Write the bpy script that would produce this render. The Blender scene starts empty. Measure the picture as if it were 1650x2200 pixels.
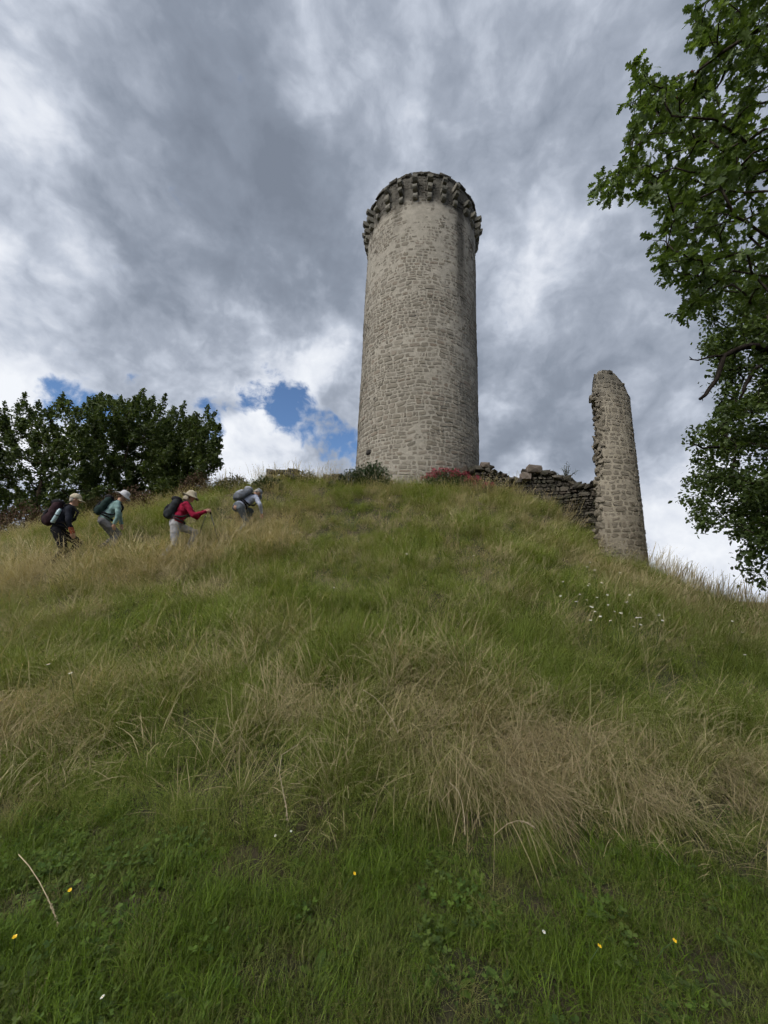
import bpy, math, random
import numpy as np
from mathutils import Vector, Matrix

# ------------------------------------------------------------------ camera
scene = bpy.context.scene
F_PX, PITCH, ROLL, CAM_Z = 826.0, math.radians(11.1), math.radians(-2.06), 1.55
_c, _s = math.cos(ROLL), math.sin(ROLL)
_r0 = np.array([1.0, 0, 0]); _u0 = np.array([0, -math.sin(PITCH), math.cos(PITCH)])
FWD = np.array([0, math.cos(PITCH), math.sin(PITCH)])
RIGHT = _c * _r0 - _s * _u0
UPV = _s * _r0 + _c * _u0
CAM = np.array([0, 0, CAM_Z])
cam_data = bpy.data.cameras.new('camera')
cam = bpy.data.objects.new('camera', cam_data)
scene.collection.objects.link(cam)
cam_data.sensor_fit = 'VERTICAL'
cam_data.sensor_height = 24.0
cam_data.lens = 24.0 * F_PX / 2200.0
cam_data.clip_start = 0.05
cam_data.clip_end = 3000
M = Matrix.Identity(4)
for i in range(3):
    M[i][0], M[i][1], M[i][2], M[i][3] = RIGHT[i], UPV[i], -FWD[i], CAM[i]
cam.matrix_world = M
scene.camera = cam


def at(px, py, Y):
    """a point of the place, measured on the photograph, at a forward distance of Y metres"""
    d = FWD + RIGHT * ((px - 825) / F_PX) + UPV * ((1100 - py) / F_PX)
    return CAM + d * (Y / d[1])


def project(X):
    q = np.asarray(X, float) - CAM
    dd = q @ FWD
    dd = np.where(np.abs(dd) < 1e-6, 1e-6, dd)
    return 825 + F_PX * (q @ RIGHT) / dd, 1100 - F_PX * (q @ UPV) / dd, dd


def ray(px, py):
    d = FWD + RIGHT * ((px - 825) / F_PX) + UPV * ((1100 - py) / F_PX)
    return d / np.linalg.norm(d)

# ------------------------------------------------------------------ light
SUN_AZ, SUN_EL = math.radians(-138), math.radians(46)      # azimuth from +Y towards +X
SUN_DIR = Vector((math.sin(SUN_AZ) * math.cos(SUN_EL), math.cos(SUN_AZ) * math.cos(SUN_EL), math.sin(SUN_EL)))
sd = bpy.data.lights.new('sun', 'SUN')
sd.energy = 4.0
sd.angle = math.radians(38)
sd.color = (1.0, 0.95, 0.87)
sun = bpy.data.objects.new('sun', sd)
scene.collection.objects.link(sun)
sun.rotation_euler = (-SUN_DIR).to_track_quat('-Z', 'Y').to_euler()
sun.location = (-20, 0, 40)

scene.view_settings.view_transform = 'Standard'
scene.view_settings.look = 'None'
scene.view_settings.exposure = 0.0
scene.view_settings.gamma = 1.0
scene.view_settings.use_curve_mapping = False
cy = scene.cycles
cy.use_denoising = True
cy.adaptive_threshold = 0.05
cy.adaptive_min_samples = 8
cy.use_light_tree = False
cy.max_bounces = 4
cy.diffuse_bounces = 2
cy.glossy_bounces = 2
cy.transmission_bounces = 2
cy.transparent_max_bounces = 4
cy.caustics_reflective = False
cy.caustics_refractive = False


class NT:
    """small helper round a node tree"""
    def __init__(self, tree):
        self.t = tree; self.n = tree.nodes; self.l = tree.links

    def add(self, kind, **kw):
        nd = self.n.new(kind)
        for k, v in kw.items():
            setattr(nd, k, v)
        return nd

    def put(self, sock, v):
        if isinstance(v, bpy.types.NodeSocket):
            self.l.new(v, sock)
        elif v is not None:
            sock.default_value = v

    def math(self, op, a, b=None, c=None, clamp=False):
        nd = self.add('ShaderNodeMath', operation=op, use_clamp=clamp)
        self.put(nd.inputs[0], a)
        if b is not None: self.put(nd.inputs[1], b)
        if c is not None: self.put(nd.inputs[2], c)
        return nd.outputs[0]

    def vmath(self, op, a, b=None, scale=None):
        nd = self.add('ShaderNodeVectorMath', operation=op)
        self.put(nd.inputs[0], a)
        if b is not None: self.put(nd.inputs[1], b)
        if scale is not None: self.put(nd.inputs['Scale'], scale)
        return nd.outputs['Value'] if op in ('DOT_PRODUCT', 'LENGTH') else nd.outputs[0]

    def noise(self, vec, scale, detail=4, rough=0.55, dist=0.0, color=False):
        nd = self.add('ShaderNodeTexNoise')
        if vec is not None: self.put(nd.inputs['Vector'], vec)
        nd.inputs['Scale'].default_value = scale
        nd.inputs['Detail'].default_value = detail
        nd.inputs['Roughness'].default_value = rough
        nd.inputs['Distortion'].default_value = dist
        return nd.outputs['Color'] if color else nd.outputs['Fac']

    def remap(self, v, a, b, c=0.0, d=1.0, smooth=True):
        nd = self.add('ShaderNodeMapRange')
        nd.interpolation_type = 'SMOOTHSTEP' if smooth else 'LINEAR'
        self.put(nd.inputs['Value'], v)
        for k, x in zip(('From Min', 'From Max', 'To Min', 'To Max'), (a, b, c, d)):
            self.put(nd.inputs[k], x)
        return nd.outputs['Result']

    def ramp(self, v, stops):
        nd = self.add('ShaderNodeValToRGB')
        self.put(nd.inputs[0], v)
        e = nd.color_ramp.elements
        while len(e) < len(stops): e.new(0.5)
        for q, (p, col) in zip(e, stops):
            q.position = p
            q.color = (col[0], col[1], col[2], 1)
        return nd.outputs[0]

    def mix(self, f, a, b, mode='MIX'):
        nd = self.add('ShaderNodeMix', data_type='RGBA', blend_type=mode)
        self.put(nd.inputs[0], f)
        self.put(nd.inputs[6], a if isinstance(a, bpy.types.NodeSocket) else (*a[:3], 1))
        self.put(nd.inputs[7], b if isinstance(b, bpy.types.NodeSocket) else (*b[:3], 1))
        return nd.outputs[2]


# ------------------------------------------------------------------ sky: broken cloud cover over a blue sky
world = bpy.data.worlds.new('World')
scene.world = world
world.use_nodes = True
world.cycles.sampling_method = 'MANUAL'
world.cycles.sample_map_resolution = 256
W = NT(world.node_tree)
W.n.clear()
tc = W.add('ShaderNodeTexCoord').outputs['Generated']
sky = W.add('ShaderNodeTexSky')
sky.sky_type = 'NISHITA'
sky.sun_disc = False
sky.sun_elevation = SUN_EL
sky.sun_rotation = SUN_AZ % (2 * math.pi)
sky.altitude = 300
sky.air_density = 1.0
sky.dust_density = 0.0
sky.ozone_density = 6.0
bg_sky = W.add('ShaderNodeBackground')
bg_sky.inputs['Strength'].default_value = 0.13
W.l.new(sky.outputs[0], bg_sky.inputs['Color'])

sep = W.add('ShaderNodeSeparateXYZ'); W.l.new(tc, sep.inputs[0])
hz = W.math('ADD', W.math('MAXIMUM', sep.outputs[2], 0.0), 0.16)
comb = W.add('ShaderNodeCombineXYZ')
W.put(comb.inputs[0], W.math('DIVIDE', sep.outputs[0], hz))
W.put(comb.inputs[1], W.math('DIVIDE', sep.outputs[1], hz))
q = comb.outputs[0]                                            # flat cloud layer overhead
warp = W.noise(tc, 3.2, 5, 0.6, 0.0, color=True)
dwarp = W.vmath('NORMALIZE', W.vmath('ADD', tc, W.vmath('SCALE', W.vmath('SUBTRACT', warp, (0.5, 0.5, 0.5)), scale=0.36)))
# rolling cumulus underside: heaped noise in the direction of view, flattened towards the horizon
flat = W.vmath('MULTIPLY', tc, (1.0, 1.0, 1.15))
rough_warp = W.vmath('SCALE', W.vmath('SUBTRACT', W.noise(flat, 5.0, 4, 0.55, 0.0, color=True), (0.5, 0.5, 0.5)), scale=0.10)
fw_ = W.vmath('ADD', flat, rough_warp)
n_big = W.noise(fw_, 3.3, 4, 0.50, 0.0)
n_fine = W.noise(W.vmath('ADD', fw_, (7.3, 2.1, 4.0)), 6.5, 7, 0.60, 0.0)
n_puff = W.noise(W.vmath('ADD', fw_, (1.3, 5.1, 2.0)), 17.0, 6, 0.60, 0.0)
billow = W.math('ABSOLUTE', W.math('SUBTRACT', W.noise(W.vmath('ADD', fw_, (3.1, 0.4, 8.0)), 5.2, 4, 0.55, 0.0), 0.5))


def blob(px, py, deg):
    d = ray(px, py)
    dot = W.vmath('DOT_PRODUCT', dwarp, tuple(d))
    return W.remap(dot, math.cos(math.radians(deg)), math.cos(math.radians(deg * 0.12)))


def total(items, start):
    acc = start
    for px, py, deg, amp in items:
        acc = W.math('MULTIPLY_ADD', blob(px, py, deg), amp, acc)
    return acc


# cloud thickness by place in the sky: dark bellies and thin bright parts
thick = [(400, 380, 15, -.14), (620, 540, 13, -.17), (250, 620, 12, -.15), (560, 270, 10, -.10), (720, 430, 11, -.08), (500, 50, 12, -.08), (430, 560, 9, -.08),
         (960, 190, 12, -.04), (1190, 880, 12, -.12), (1430, 800, 13, -.08), (1300, 300, 12, -.02), (620, 690, 5, -.06),
         (690, 190, 5, .14), (20, 430, 11, .20), (150, 220, 12, .07), (1200, 60, 12, .10), (1120, 520, 8, .03), (1090, 640, 6, .10), (1060, 820, 5, .14),
         (500, 620, 5, .08), (640, 780, 11, .30), (60, 790, 12, .32), (330, 770, 8, .14), (560, 975, 9, .40), (400, 980, 8, .2), (520, 870, 7, .18), (720, 800, 6, .14),
         (1140, 1010, 7, .24), (1450, 1090, 10, .24), (1580, 1200, 10, .18), (20, 900, 10, .15)]
L = total(thick, 0.545)
L = W.math('MULTIPLY_ADD', W.math('SUBTRACT', n_big, 0.5), 0.95, L)
L = W.math('MULTIPLY_ADD', W.math('SUBTRACT', n_fine, 0.5), 0.36, L)
L = W.math('MULTIPLY_ADD', W.math('SUBTRACT', n_puff, 0.5), 0.42, L)
L = W.math('MULTIPLY_ADD', W.math('SUBTRACT', billow, 0.085), 0.9, L)
cloud = W.ramp(L, [(0.10, (.205, .238, .300)), (0.34, (.265, .305, .378)), (0.52, (.375, .420, .505)), (0.66, (.53, .58, .675)), (0.80, (.74, .78, .86)), (0.98, (.90, .93, .98))])
gaps = [(215, 835, 8.0, .56), (130, 800, 4, .25), (320, 850, 6, .45), (575, 838, 7, .62), (690, 925, 8.0, .52), (745, 985, 5.5, .55), (620, 905, 6, .3), (480, 880, 5, .32), (440, 900, 5, .3)]
G = total(gaps, -0.14)
G = W.math('MULTIPLY_ADD', W.math('SUBTRACT', n_puff, 0.5), 1.9, G)
G = W.math('MULTIPLY_ADD', W.math('SUBTRACT', n_fine, 0.5), 1.1, G)
gap = W.remap(G, 0.26, 0.80)
bg_cloud = W.add('ShaderNodeBackground')
bg_cloud.inputs['Strength'].default_value = 1.0
W.l.new(cloud, bg_cloud.inputs['Color'])
mx = W.add('ShaderNodeMixShader')
W.put(mx.inputs[0], gap)
W.l.new(bg_cloud.outputs[0], mx.inputs[1]); W.l.new(bg_sky.outputs[0], mx.inputs[2])
wo = W.add('ShaderNodeOutputWorld')
W.l.new(mx.outputs[0], wo.inputs['Surface'])

# ------------------------------------------------------------------ helpers
C = scene.collection
rng = np.random.default_rng(7)
random.seed(7)


def tag(o, label=None, cat=None, group=None, kind=None):
    if label: o['label'] = label
    if cat: o['category'] = cat
    if group: o['group'] = group
    if kind: o['kind'] = kind
    return o


def empty(name, loc=(0, 0, 0), rz=0.0):
    o = bpy.data.objects.new(name, None)
    C.objects.link(o)
    o.location = tuple(loc)
    o.rotation_euler = (0, 0, rz)
    o.empty_display_size = 0.2
    return o


def mesh(name, verts, faces, smooth=False, tint=None, mats=(), midx=None):
    me = bpy.data.meshes.new(name)
    verts = np.asarray(verts, np.float32)
    if isinstance(faces, np.ndarray):
        nf, k = faces.shape
        me.vertices.add(len(verts)); me.vertices.foreach_set('co', verts.ravel())
        me.loops.add(nf * k); me.loops.foreach_set('vertex_index', faces.astype(np.int32).ravel())
        me.polygons.add(nf); me.polygons.foreach_set('loop_start', np.arange(0, nf * k, k, dtype=np.int32))
        me.update(calc_edges=True)
    else:
        me.from_pydata([tuple(v) for v in verts], [], [tuple(f) for f in faces])
        me.update()
    if smooth:
        me.polygons.foreach_set('use_smooth', np.ones(len(me.polygons), bool))
    for m in mats:
        me.materials.append(m)
    if midx is not None:
        me.polygons.foreach_set('material_index', np.asarray(midx, np.int32))
    if tint is not None:
        a = me.attributes.new('tint', 'FLOAT', 'POINT')
        a.data.foreach_set('value', np.broadcast_to(np.asarray(tint, np.float32), (len(verts),)).copy())
    me.update()
    return me


def obj(name, me, parent=None, mat=None):
    o = bpy.data.objects.new(name, me)
    C.objects.link(o)
    if mat is not None and not me.materials:
        me.materials.append(mat)
    if parent is not None:
        o.parent = parent
    return o


def _hash(ix, iy, seed):
    h = (ix * 374761393 + iy * 668265263 + seed * 1442695041) & 0xFFFFFFFF
    h = ((h ^ (h >> 13)) * 1274126177) & 0xFFFFFFFF
    return ((h ^ (h >> 16)) & 0xFFFFFF) / float(0xFFFFFF)


def vnoise(x, y, seed=0):
    """smooth value noise in -1..1"""
    x = np.asarray(x, float); y = np.asarray(y, float)
    ix = np.floor(x).astype(np.int64); iy = np.floor(y).astype(np.int64)
    fx = x - ix; fy = y - iy
    fx = fx * fx * (3 - 2 * fx); fy = fy * fy * (3 - 2 * fy)
    a = _hash(ix, iy, seed); b = _hash(ix + 1, iy, seed); c = _hash(ix, iy + 1, seed); d = _hash(ix + 1, iy + 1, seed)
    return ((a * (1 - fx) + b * fx) * (1 - fy) + (c * (1 - fx) + d * fx) * fy) * 2 - 1


def fbm(x, y, seed=0, oct=4):
    t = 0; amp = 1.0; n = 0
    for k in range(oct):
        t = t + amp * vnoise(np.asarray(x) * 2 ** k, np.asarray(y) * 2 ** k, seed + k * 17)
        n += amp; amp *= 0.5
    return t / n


def smooth01(a, b, x):
    t = np.clip((np.asarray(x, float) - a) / (b - a), 0, 1)
    return t * t * (3 - 2 * t)


def new_mat(name):
    m = bpy.data.materials.new(name)
    m.use_nodes = True
    t = NT(m.node_tree)
    b = m.node_tree.nodes['Principled BSDF']
    b.inputs['Roughness'].default_value = 0.85
    b.inputs['Specular IOR Level'].default_value = 0.25
    return m, t, b


def bump(t, b, h, strength=0.4, dist=0.02):
    nd = t.add('ShaderNodeBump')
    nd.inputs['Strength'].default_value = strength
    nd.inputs['Distance'].default_value = dist
    t.put(nd.inputs['Height'], h)
    t.l.new(nd.outputs[0], b.inputs['Normal'])


def plain(name, col, rough=0.8, var=0.25, scale=18.0, bump_s=0.25, spec=0.25, bscale=None):
    """cloth, skin, bark ... : a colour with uneven tone and fine relief"""
    m, t, b = new_mat(name)
    co = t.add('ShaderNodeTexCoord').outputs['Object']
    n = t.noise(co, scale, 5, 0.6)
    f = t.remap(n, 0.3, 0.7, 0, 1)
    c0 = tuple(x * (1 - var) for x in col); c1 = tuple(min(1, x * (1 + var)) for x in col)
    t.put(b.inputs['Base Color'], t.mix(f, c0, c1))
    b.inputs['Roughness'].default_value = rough
    b.inputs['Specular IOR Level'].default_value = spec
    if bump_s: bump(t, b, t.noise(co, bscale or scale * 4, 4, 0.6), bump_s, 0.01)
    return m


def foliage(name, dark, light, trans=0.35, rough=0.55, instancer=False, dry=None, spec=0.3):
    """leaf material: tone from the mesh's own tint (0..1), light passing through the blade"""
    m, t, b = new_mat(name)
    at_ = t.add('ShaderNodeAttribute', attribute_name='tint')
    v = at_.outputs['Fac']
    if instancer:
        ai = t.add('ShaderNodeAttribute', attribute_name='itint', attribute_type='INSTANCER')
        base = t.mix(v, dark, light)
        col = t.mix(ai.outputs['Fac'], base, t.mix(v, *dry))
    else:
        oi = t.add('ShaderNodeObjectInfo').outputs['Random']
        v = t.math('MULTIPLY_ADD', t.math('SUBTRACT', oi, 0.5), 0.25, v, clamp=True)
        col = t.mix(v, dark, light)
    t.put(b.inputs['Base Color'], col)
    b.inputs['Roughness'].default_value = rough
    b.inputs['Specular IOR Level'].default_value = spec
    tr = t.add('ShaderNodeBsdfTranslucent')
    t.put(tr.inputs['Color'], t.mix(1.0, col, (1.0, 1.0, 0.55), 'MULTIPLY'))
    ms = t.add('ShaderNodeMixShader')
    ms.inputs[0].default_value = trans
    out = [n for n in t.n if n.type == 'OUTPUT_MATERIAL'][0]
    t.l.new(b.outputs[0], ms.inputs[1]); t.l.new(tr.outputs[0], ms.inputs[2]); t.l.new(ms.outputs[0], out.inputs['Surface'])
    return m


# ------------------------------------------------------------------ the ground: a steep grassy castle mound
TWR = np.array([16.0 * math.sin(math.radians(4.83)), 16.0 * math.cos(math.radians(4.83))])
ctrl = [(0, 0, 0), (-3, 0, .02), (3, 0, -.03), (0, -3, -.45), (-5, -3, -.4), (5, -3, -.5), (-6, 1, .25), (6, 1, -.1), (0, 1.5, .1), (-3, 1.6, .08), (3, 1.6, .08),
        (TWR[0], TWR[1], 5.15), (TWR[0] - 2.5, TWR[1], 5.0), (TWR[0] + 2.5, TWR[1], 4.9), (TWR[0], TWR[1] + 3, 5.0), (1.1, 12.9, 4.85)]
for px, py, Y, g in [(825, 1720, 2.7, .12), (400, 1720, 2.7, .1), (100, 1720, 2.8, .1), (1300, 1720, 2.8, .1), (1600, 1720, 3, .1),
                     (825, 1430, 4.2, .25), (400, 1490, 4.1, .25), (100, 1490, 4.1, .25), (1200, 1420, 4.8, .25), (1450, 1480, 4.4, .25), (1650, 1480, 4.6, .25),
                     (850, 1230, 7.0, .3), (850, 1110, 10.2, .3), (880, 1050, 12.4, .2), (600, 1240, 7.0, .3), (650, 1110, 10.2, .3), (1100, 1240, 7.0, .3),
                     (1250, 1250, 7.2, .3), (1080, 1110, 10.3, .3), (1180, 1150, 10.3, .3), (1283, 1190, 10.8, .2), (1390, 1225, 11.2, .05), (1400, 1228, 10.6, .1), (1520, 1290, 9.3, .1), (1650, 1350, 7.9, .1),
                     (1283, 1160, 12.0, .2), (1180, 1085, 12.6, .2), (1080, 1050, 13.0, .2),
                     (130, 1214, 8.0, .1), (230, 1198, 8.6, .1), (380, 1188, 8.6, .1), (525, 1140, 9.6, .1), (0, 1250, 7.5, .1), (0, 1150, 10.5, .2), (-200, 1200, 10, .2),
                     (250, 1098, 12.0, .2), (450, 1056, 12.6, .2), (600, 1036, 12.8, .1), (740, 1036, 13.0, .15), (0, 1310, 6, .25), (300, 1330, 5.8, .25), (-200, 1350, 5.6, .2)]:
    p = at(px, py, Y)
    ctrl.append((p[0], p[1], p[2] - g))
# what lies over the crests: the land falls away
ctrl += [(10.5, 11.5, .6), (11, 9, -.1), (9.5, 14, 1.0), (11, 17, 0.0), (6, 20, 2.4), (TWR[0], 21.5, 3.0), (-6, 16, 4.0), (-12, 13, 2.7), (-13, 17, 2.4), (-7, 21, 2.6), (-14, 8, 1.6), (-13, 3, .6),
         (12, 4, -.6), (13, 13, -1.2), (9, 0, -.4), (-10, -2, .1), (9, 6, .25)]
ctrl = np.array(ctrl, float)


def _tps(r):
    return np.where(r > 1e-9, r * r * np.log(np.maximum(r, 1e-9)), 0.0)


_n = len(ctrl)
_K = _tps(np.linalg.norm(ctrl[:, None, :2] - ctrl[None, :, :2], axis=2)) + np.eye(_n) * 0.6
_Pm = np.c_[np.ones(_n), ctrl[:, :2]]
_A = np.block([[_K, _Pm], [_Pm.T, np.zeros((3, 3))]])
_w = np.linalg.solve(_A, np.r_[ctrl[:, 2], 0, 0, 0])


def ground_z(x, y):
    x = np.atleast_1d(np.asarray(x, float)); y = np.atleast_1d(np.asarray(y, float))
    sh = x.shape
    xf, yf = x.ravel(), y.ravel()
    r = np.hypot(xf[:, None] - ctrl[None, :, 0], yf[:, None] - ctrl[None, :, 1])
    z = _tps(r) @ _w[:_n] + _w[_n] + _w[_n + 1] * xf + _w[_n + 2] * yf
    d = np.hypot(xf - 0.5, (yf - 9) * 0.95)
    k = smooth01(15.5, 30, d)
    z = np.clip(z, -3.5, 5.6) * (1 - k) + (-3.5 + 1.2 * fbm(xf / 40, yf / 40, 5, 3)) * k
    z = z + 0.07 * fbm(xf * 0.9, yf * 0.9, 3, 3) * (1 - k) + 0.02 * fbm(xf * 4, yf * 4, 9, 2)
    return z.reshape(sh)


_tx = np.arange(-18, 16.01, .1); _ty = np.arange(-5, 24.01, .1)
_tX, _tY = np.meshgrid(_tx, _ty)
_tZ = np.concatenate([ground_z(_tX[i:i + 25], _tY[i:i + 25]) for i in range(0, len(_ty), 25)])


def gz(x, y):
    fx = (x + 18) / .1; fy = (y + 5) / .1
    i, j = int(fx), int(fy)
    if fx < 0 or fy < 0 or i >= len(_tx) - 1 or j >= len(_ty) - 1:
        return float(ground_z(x, y)[0])
    u, v = fx - i, fy - j
    return float((_tZ[j, i] * (1 - u) + _tZ[j, i + 1] * u) * (1 - v) + (_tZ[j + 1, i] * (1 - u) + _tZ[j + 1, i + 1] * u) * v)


def _axis(a, b, step, far):
    mid = list(np.arange(a, b + 1e-6, step))
    lo, hi, d = [], [], step
    x = a
    while x > -far:
        d *= 1.28; x -= d; lo.append(x)
    d = step; x = b
    while x < far:
        d *= 1.28; x += d; hi.append(x)
    return np.array(lo[::-1] + mid + hi)


xs = _axis(-15, 13, 0.16, 1500); ys = _axis(-3, 20, 0.16, 1500)
gx, gy = np.meshgrid(xs, ys)
gzv = np.concatenate([ground_z(gx[i:i + 20], gy[i:i + 20]) for i in range(0, len(ys), 20)])
nx = len(xs)
ii = (np.arange(len(ys) - 1)[:, None] * nx + np.arange(nx - 1)[None, :]).ravel()
m_ground, t, b = new_mat('earth_and_thatch')
pos = t.add('ShaderNodeNewGeometry').outputs['Position']
n1 = t.noise(pos, 1.3, 6, 0.6); n2 = t.noise(pos, 14, 6, 0.65)
c1 = t.mix(t.remap(n1, .38, .62), (.050, .048, .024), (.085, .064, .042))
c2 = t.mix(t.remap(n2, .35, .7), c1, (.036, .036, .018))
t.put(b.inputs['Base Color'], c2)
bump(t, b, t.noise(pos, 40, 5, .7), .8, .03)
ground = obj('ground', mesh('ground', np.c_[gx.ravel(), gy.ravel(), gzv.ravel()], np.c_[ii, ii + 1, ii + nx + 1, ii + nx], smooth=True), None, m_ground)
tag(ground, kind='structure')

# ------------------------------------------------------------------ masonry
def stone_outline(s0, s1, z0, z1, gap, r):
    gap = min(gap, .22 * min(s1 - s0, z1 - z0))
    w, h = s1 - s0 - 2 * gap, z1 - z0 - 2 * gap
    s0 += gap; z0 += gap; s1 = s0 + w; z1 = z0 + h
    m = min(w, h)
    c = m * r.uniform(.12, .38, 8)
    p = np.array([[s0 + c[0], z0], [s1 - c[1], z0], [s1, z0 + c[2]], [s1, z1 - c[3]], [s1 - c[4], z1], [s0 + c[5], z1], [s0, z1 - c[6]], [s0, z0 + c[7]]])
    return p + r.normal(0, .065 * m, p.shape)


def courses(length, z0, z1, hmin, hmax, amin, amax, r, split=.13):
    out = []
    z = z0
    while z < z1:
        h = r.uniform(hmin, hmax)
        s = -r.uniform(0, .3)
        while s < length:
            w = np.clip(h * r.uniform(amin, amax), .10, .62)
            if r.random() < split and h > .2:
                k = r.uniform(.4, .6)
                out.append((s, s + w, z, z + h * k)); out.append((s, s + w, z + h * k, z + h))
            elif r.random() < .07:
                k = r.uniform(.35, .65)
                out.append((s, s + w * k, z, z + h)); out.append((s + w * k, s + w, z, z + h))
            else:
                out.append((s, s + w, z, z + h))
            s += w
        z += h
    return out


STONE_F = [(i, (i + 1) % 8, 8 + (i + 1) % 8, 8 + i) for i in range(8)] + [(8 + i, 8 + (i + 1) % 8, 16) for i in range(8)]


def stone_mesh(outline, surf, proud, depth, r, taper=.12):
    """outline in wall coordinates -> verts of one rough-faced stone standing proud of the joints"""
    cen = outline.mean(0)
    inner = cen + (outline - cen) * (1 - taper)
    q_ = np.r_[outline, inner, cen[None]]
    d = np.r_[np.full(8, -depth), proud + r.normal(0, abs(proud) * .25 + .001, 8), proud * 1.1 + r.normal(0, .003)]
    return surf(q_[:, 0], q_[:, 1], d)


def lay(thing, stones, mat, limit=300, name='stone', soft=True):
    """stones: list of (verts, faces, tint). The ones that show largest become parts of their own, the rest one joined part"""
    org = np.array(thing.location)
    score = []
    for V, Fc, tn, nrm in stones:
        c = V.mean(0)
        v = CAM - c
        d = np.linalg.norm(v)
        ext = V.max(0) - V.min(0)
        sz = np.linalg.norm(ext) ** 2
        px, py, dd = project(c)
        vis = (v / d) @ nrm
        inside = dd > 0 and 0 < px < 1650 and 0 < py < 2200 and (c[2] > gz(c[0], c[1]) + .25)
        score.append(sz * max(vis, 0) / d ** 2 if inside else -1)
    order = np.argsort(score)[::-1]
    single = set(int(i) for i in order[:limit] if score[int(i)] > 0)
    VV, FF, TT = [], [], []
    n = 0
    for i, (V, Fc, tn, nrm) in enumerate(stones):
        if i in single:
            obj(name, mesh(name, V - org, Fc, soft, tn), thing, mat)
        else:
            VV.append(V - org); FF += [tuple(a + n for a in f) for f in Fc]; TT.append(np.full(len(V), tn)); n += len(V)
    if VV:
        o = obj('stonework', mesh('stonework', np.concatenate(VV), FF, soft, np.concatenate(TT)), thing, mat)
        o['kind'] = 'stuff'


def rubble_block(c, ax, size, r, jit=.14):
    """a rough six-sided block: centre c, axes ax (3 unit rows), half sizes"""
    co = np.array([[x, y, z] for z in (-1, 1) for y in (-1, 1) for x in (-1, 1)], float)
    co = (co + r.normal(0, jit, co.shape)) * np.asarray(size)
    # cut the corners towards a rounded lump by adding a raised centre to each face
    F6 = [(0, 1, 3, 2), (4, 6, 7, 5), (0, 4, 5, 1), (2, 3, 7, 6), (0, 2, 6, 4), (1, 5, 7, 3)]
    V = [co[i] for i in range(8)]
    Fc = []
    for f in F6:
        m = co[list(f)].mean(0)
        V.append(m * 1.22)
        k = len(V) - 1
        for a, b2 in zip(f, f[1:] + f[:1]):
            Fc.append((b2, a, k) if False else (a, b2, k))
    V = np.array(V) @ np.asarray(ax) + c
    return V, Fc


def stone_material(name, cols, stain=None, moss=0.0, scale=9.0):
    m, t, b = new_mat(name)
    co = t.add('ShaderNodeTexCoord').outputs['Object']
    tint = t.add('ShaderNodeAttribute', attribute_name='tint').outputs['Fac']
    base = t.ramp(tint, [(i / (len(cols) - 1), c) for i, c in enumerate(cols)])
    n = t.noise(co, scale, 6, .65)
    base = t.mix(t.remap(n, .3, .75, 0, .55), base, t.mix(1.0, base, (.62, .60, .57), 'MULTIPLY'))
    n2 = t.noise(co, 1.1, 5, .6)
    base = t.mix(t.remap(n2, .45, .7, 0, .35), base, t.mix(1.0, base, (.80, .76, .70), 'MULTIPLY'))
    # pale lichen specks
    n3 = t.noise(co, 26, 3, .6)
    base = t.mix(t.remap(n3, .64, .72, 0, .45), base, (.34, .34, .30))
    if moss:
        n4 = t.noise(co, 3.0, 5, .65)
        base = t.mix(t.remap(n4, .46, .66, 0, moss), base, (.050, .052, .036))
    if stain is not None:
        base = stain(t, co, base)
    t.put(b.inputs['Base Color'], base)
    b.inputs['Roughness'].default_value = .92
    b.inputs['Specular IOR Level'].default_value = .15
    h = t.math('ADD', t.noise(co, 30, 5, .7), t.math('MULTIPLY', t.noise(co, 110, 3, .6), .5))
    bump(t, b, h, .55, .02)
    return m


# ------------------------------------------------------------------ the round tower
TR, T_BASE, T_CORB, T_TOP = 2.62, 4.3, 17.60, 19.02
view_az = math.atan2(-TWR[1], -TWR[0])               # direction from the tower axis to the viewer
tower = empty('round_tower', (TWR[0], TWR[1], T_BASE))
tag(tower, 'tall round rubble-stone tower with a ring of corbels, on top of the mound', 'tower')


def tower_r(z):
    return TR - 0.05 * (z - T_BASE) / 13.0


def bulge(s, z):
    return .022 * vnoise(s * .55, z * .45, 91) + .012 * vnoise(s * 1.6, z * 1.3, 92)


def tower_surf(s, z, out):
    a = view_az + math.pi + s / TR
    zz = z + .08 * vnoise(s * .8, z * .7, 4) + .055 * vnoise(s * 2.3, z * 1.9, 14)
    R = tower_r(z) + out + bulge(s, z)
    return np.stack([TWR[0] + R * np.cos(a), TWR[1] + R * np.sin(a), zz], axis=-1)


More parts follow.
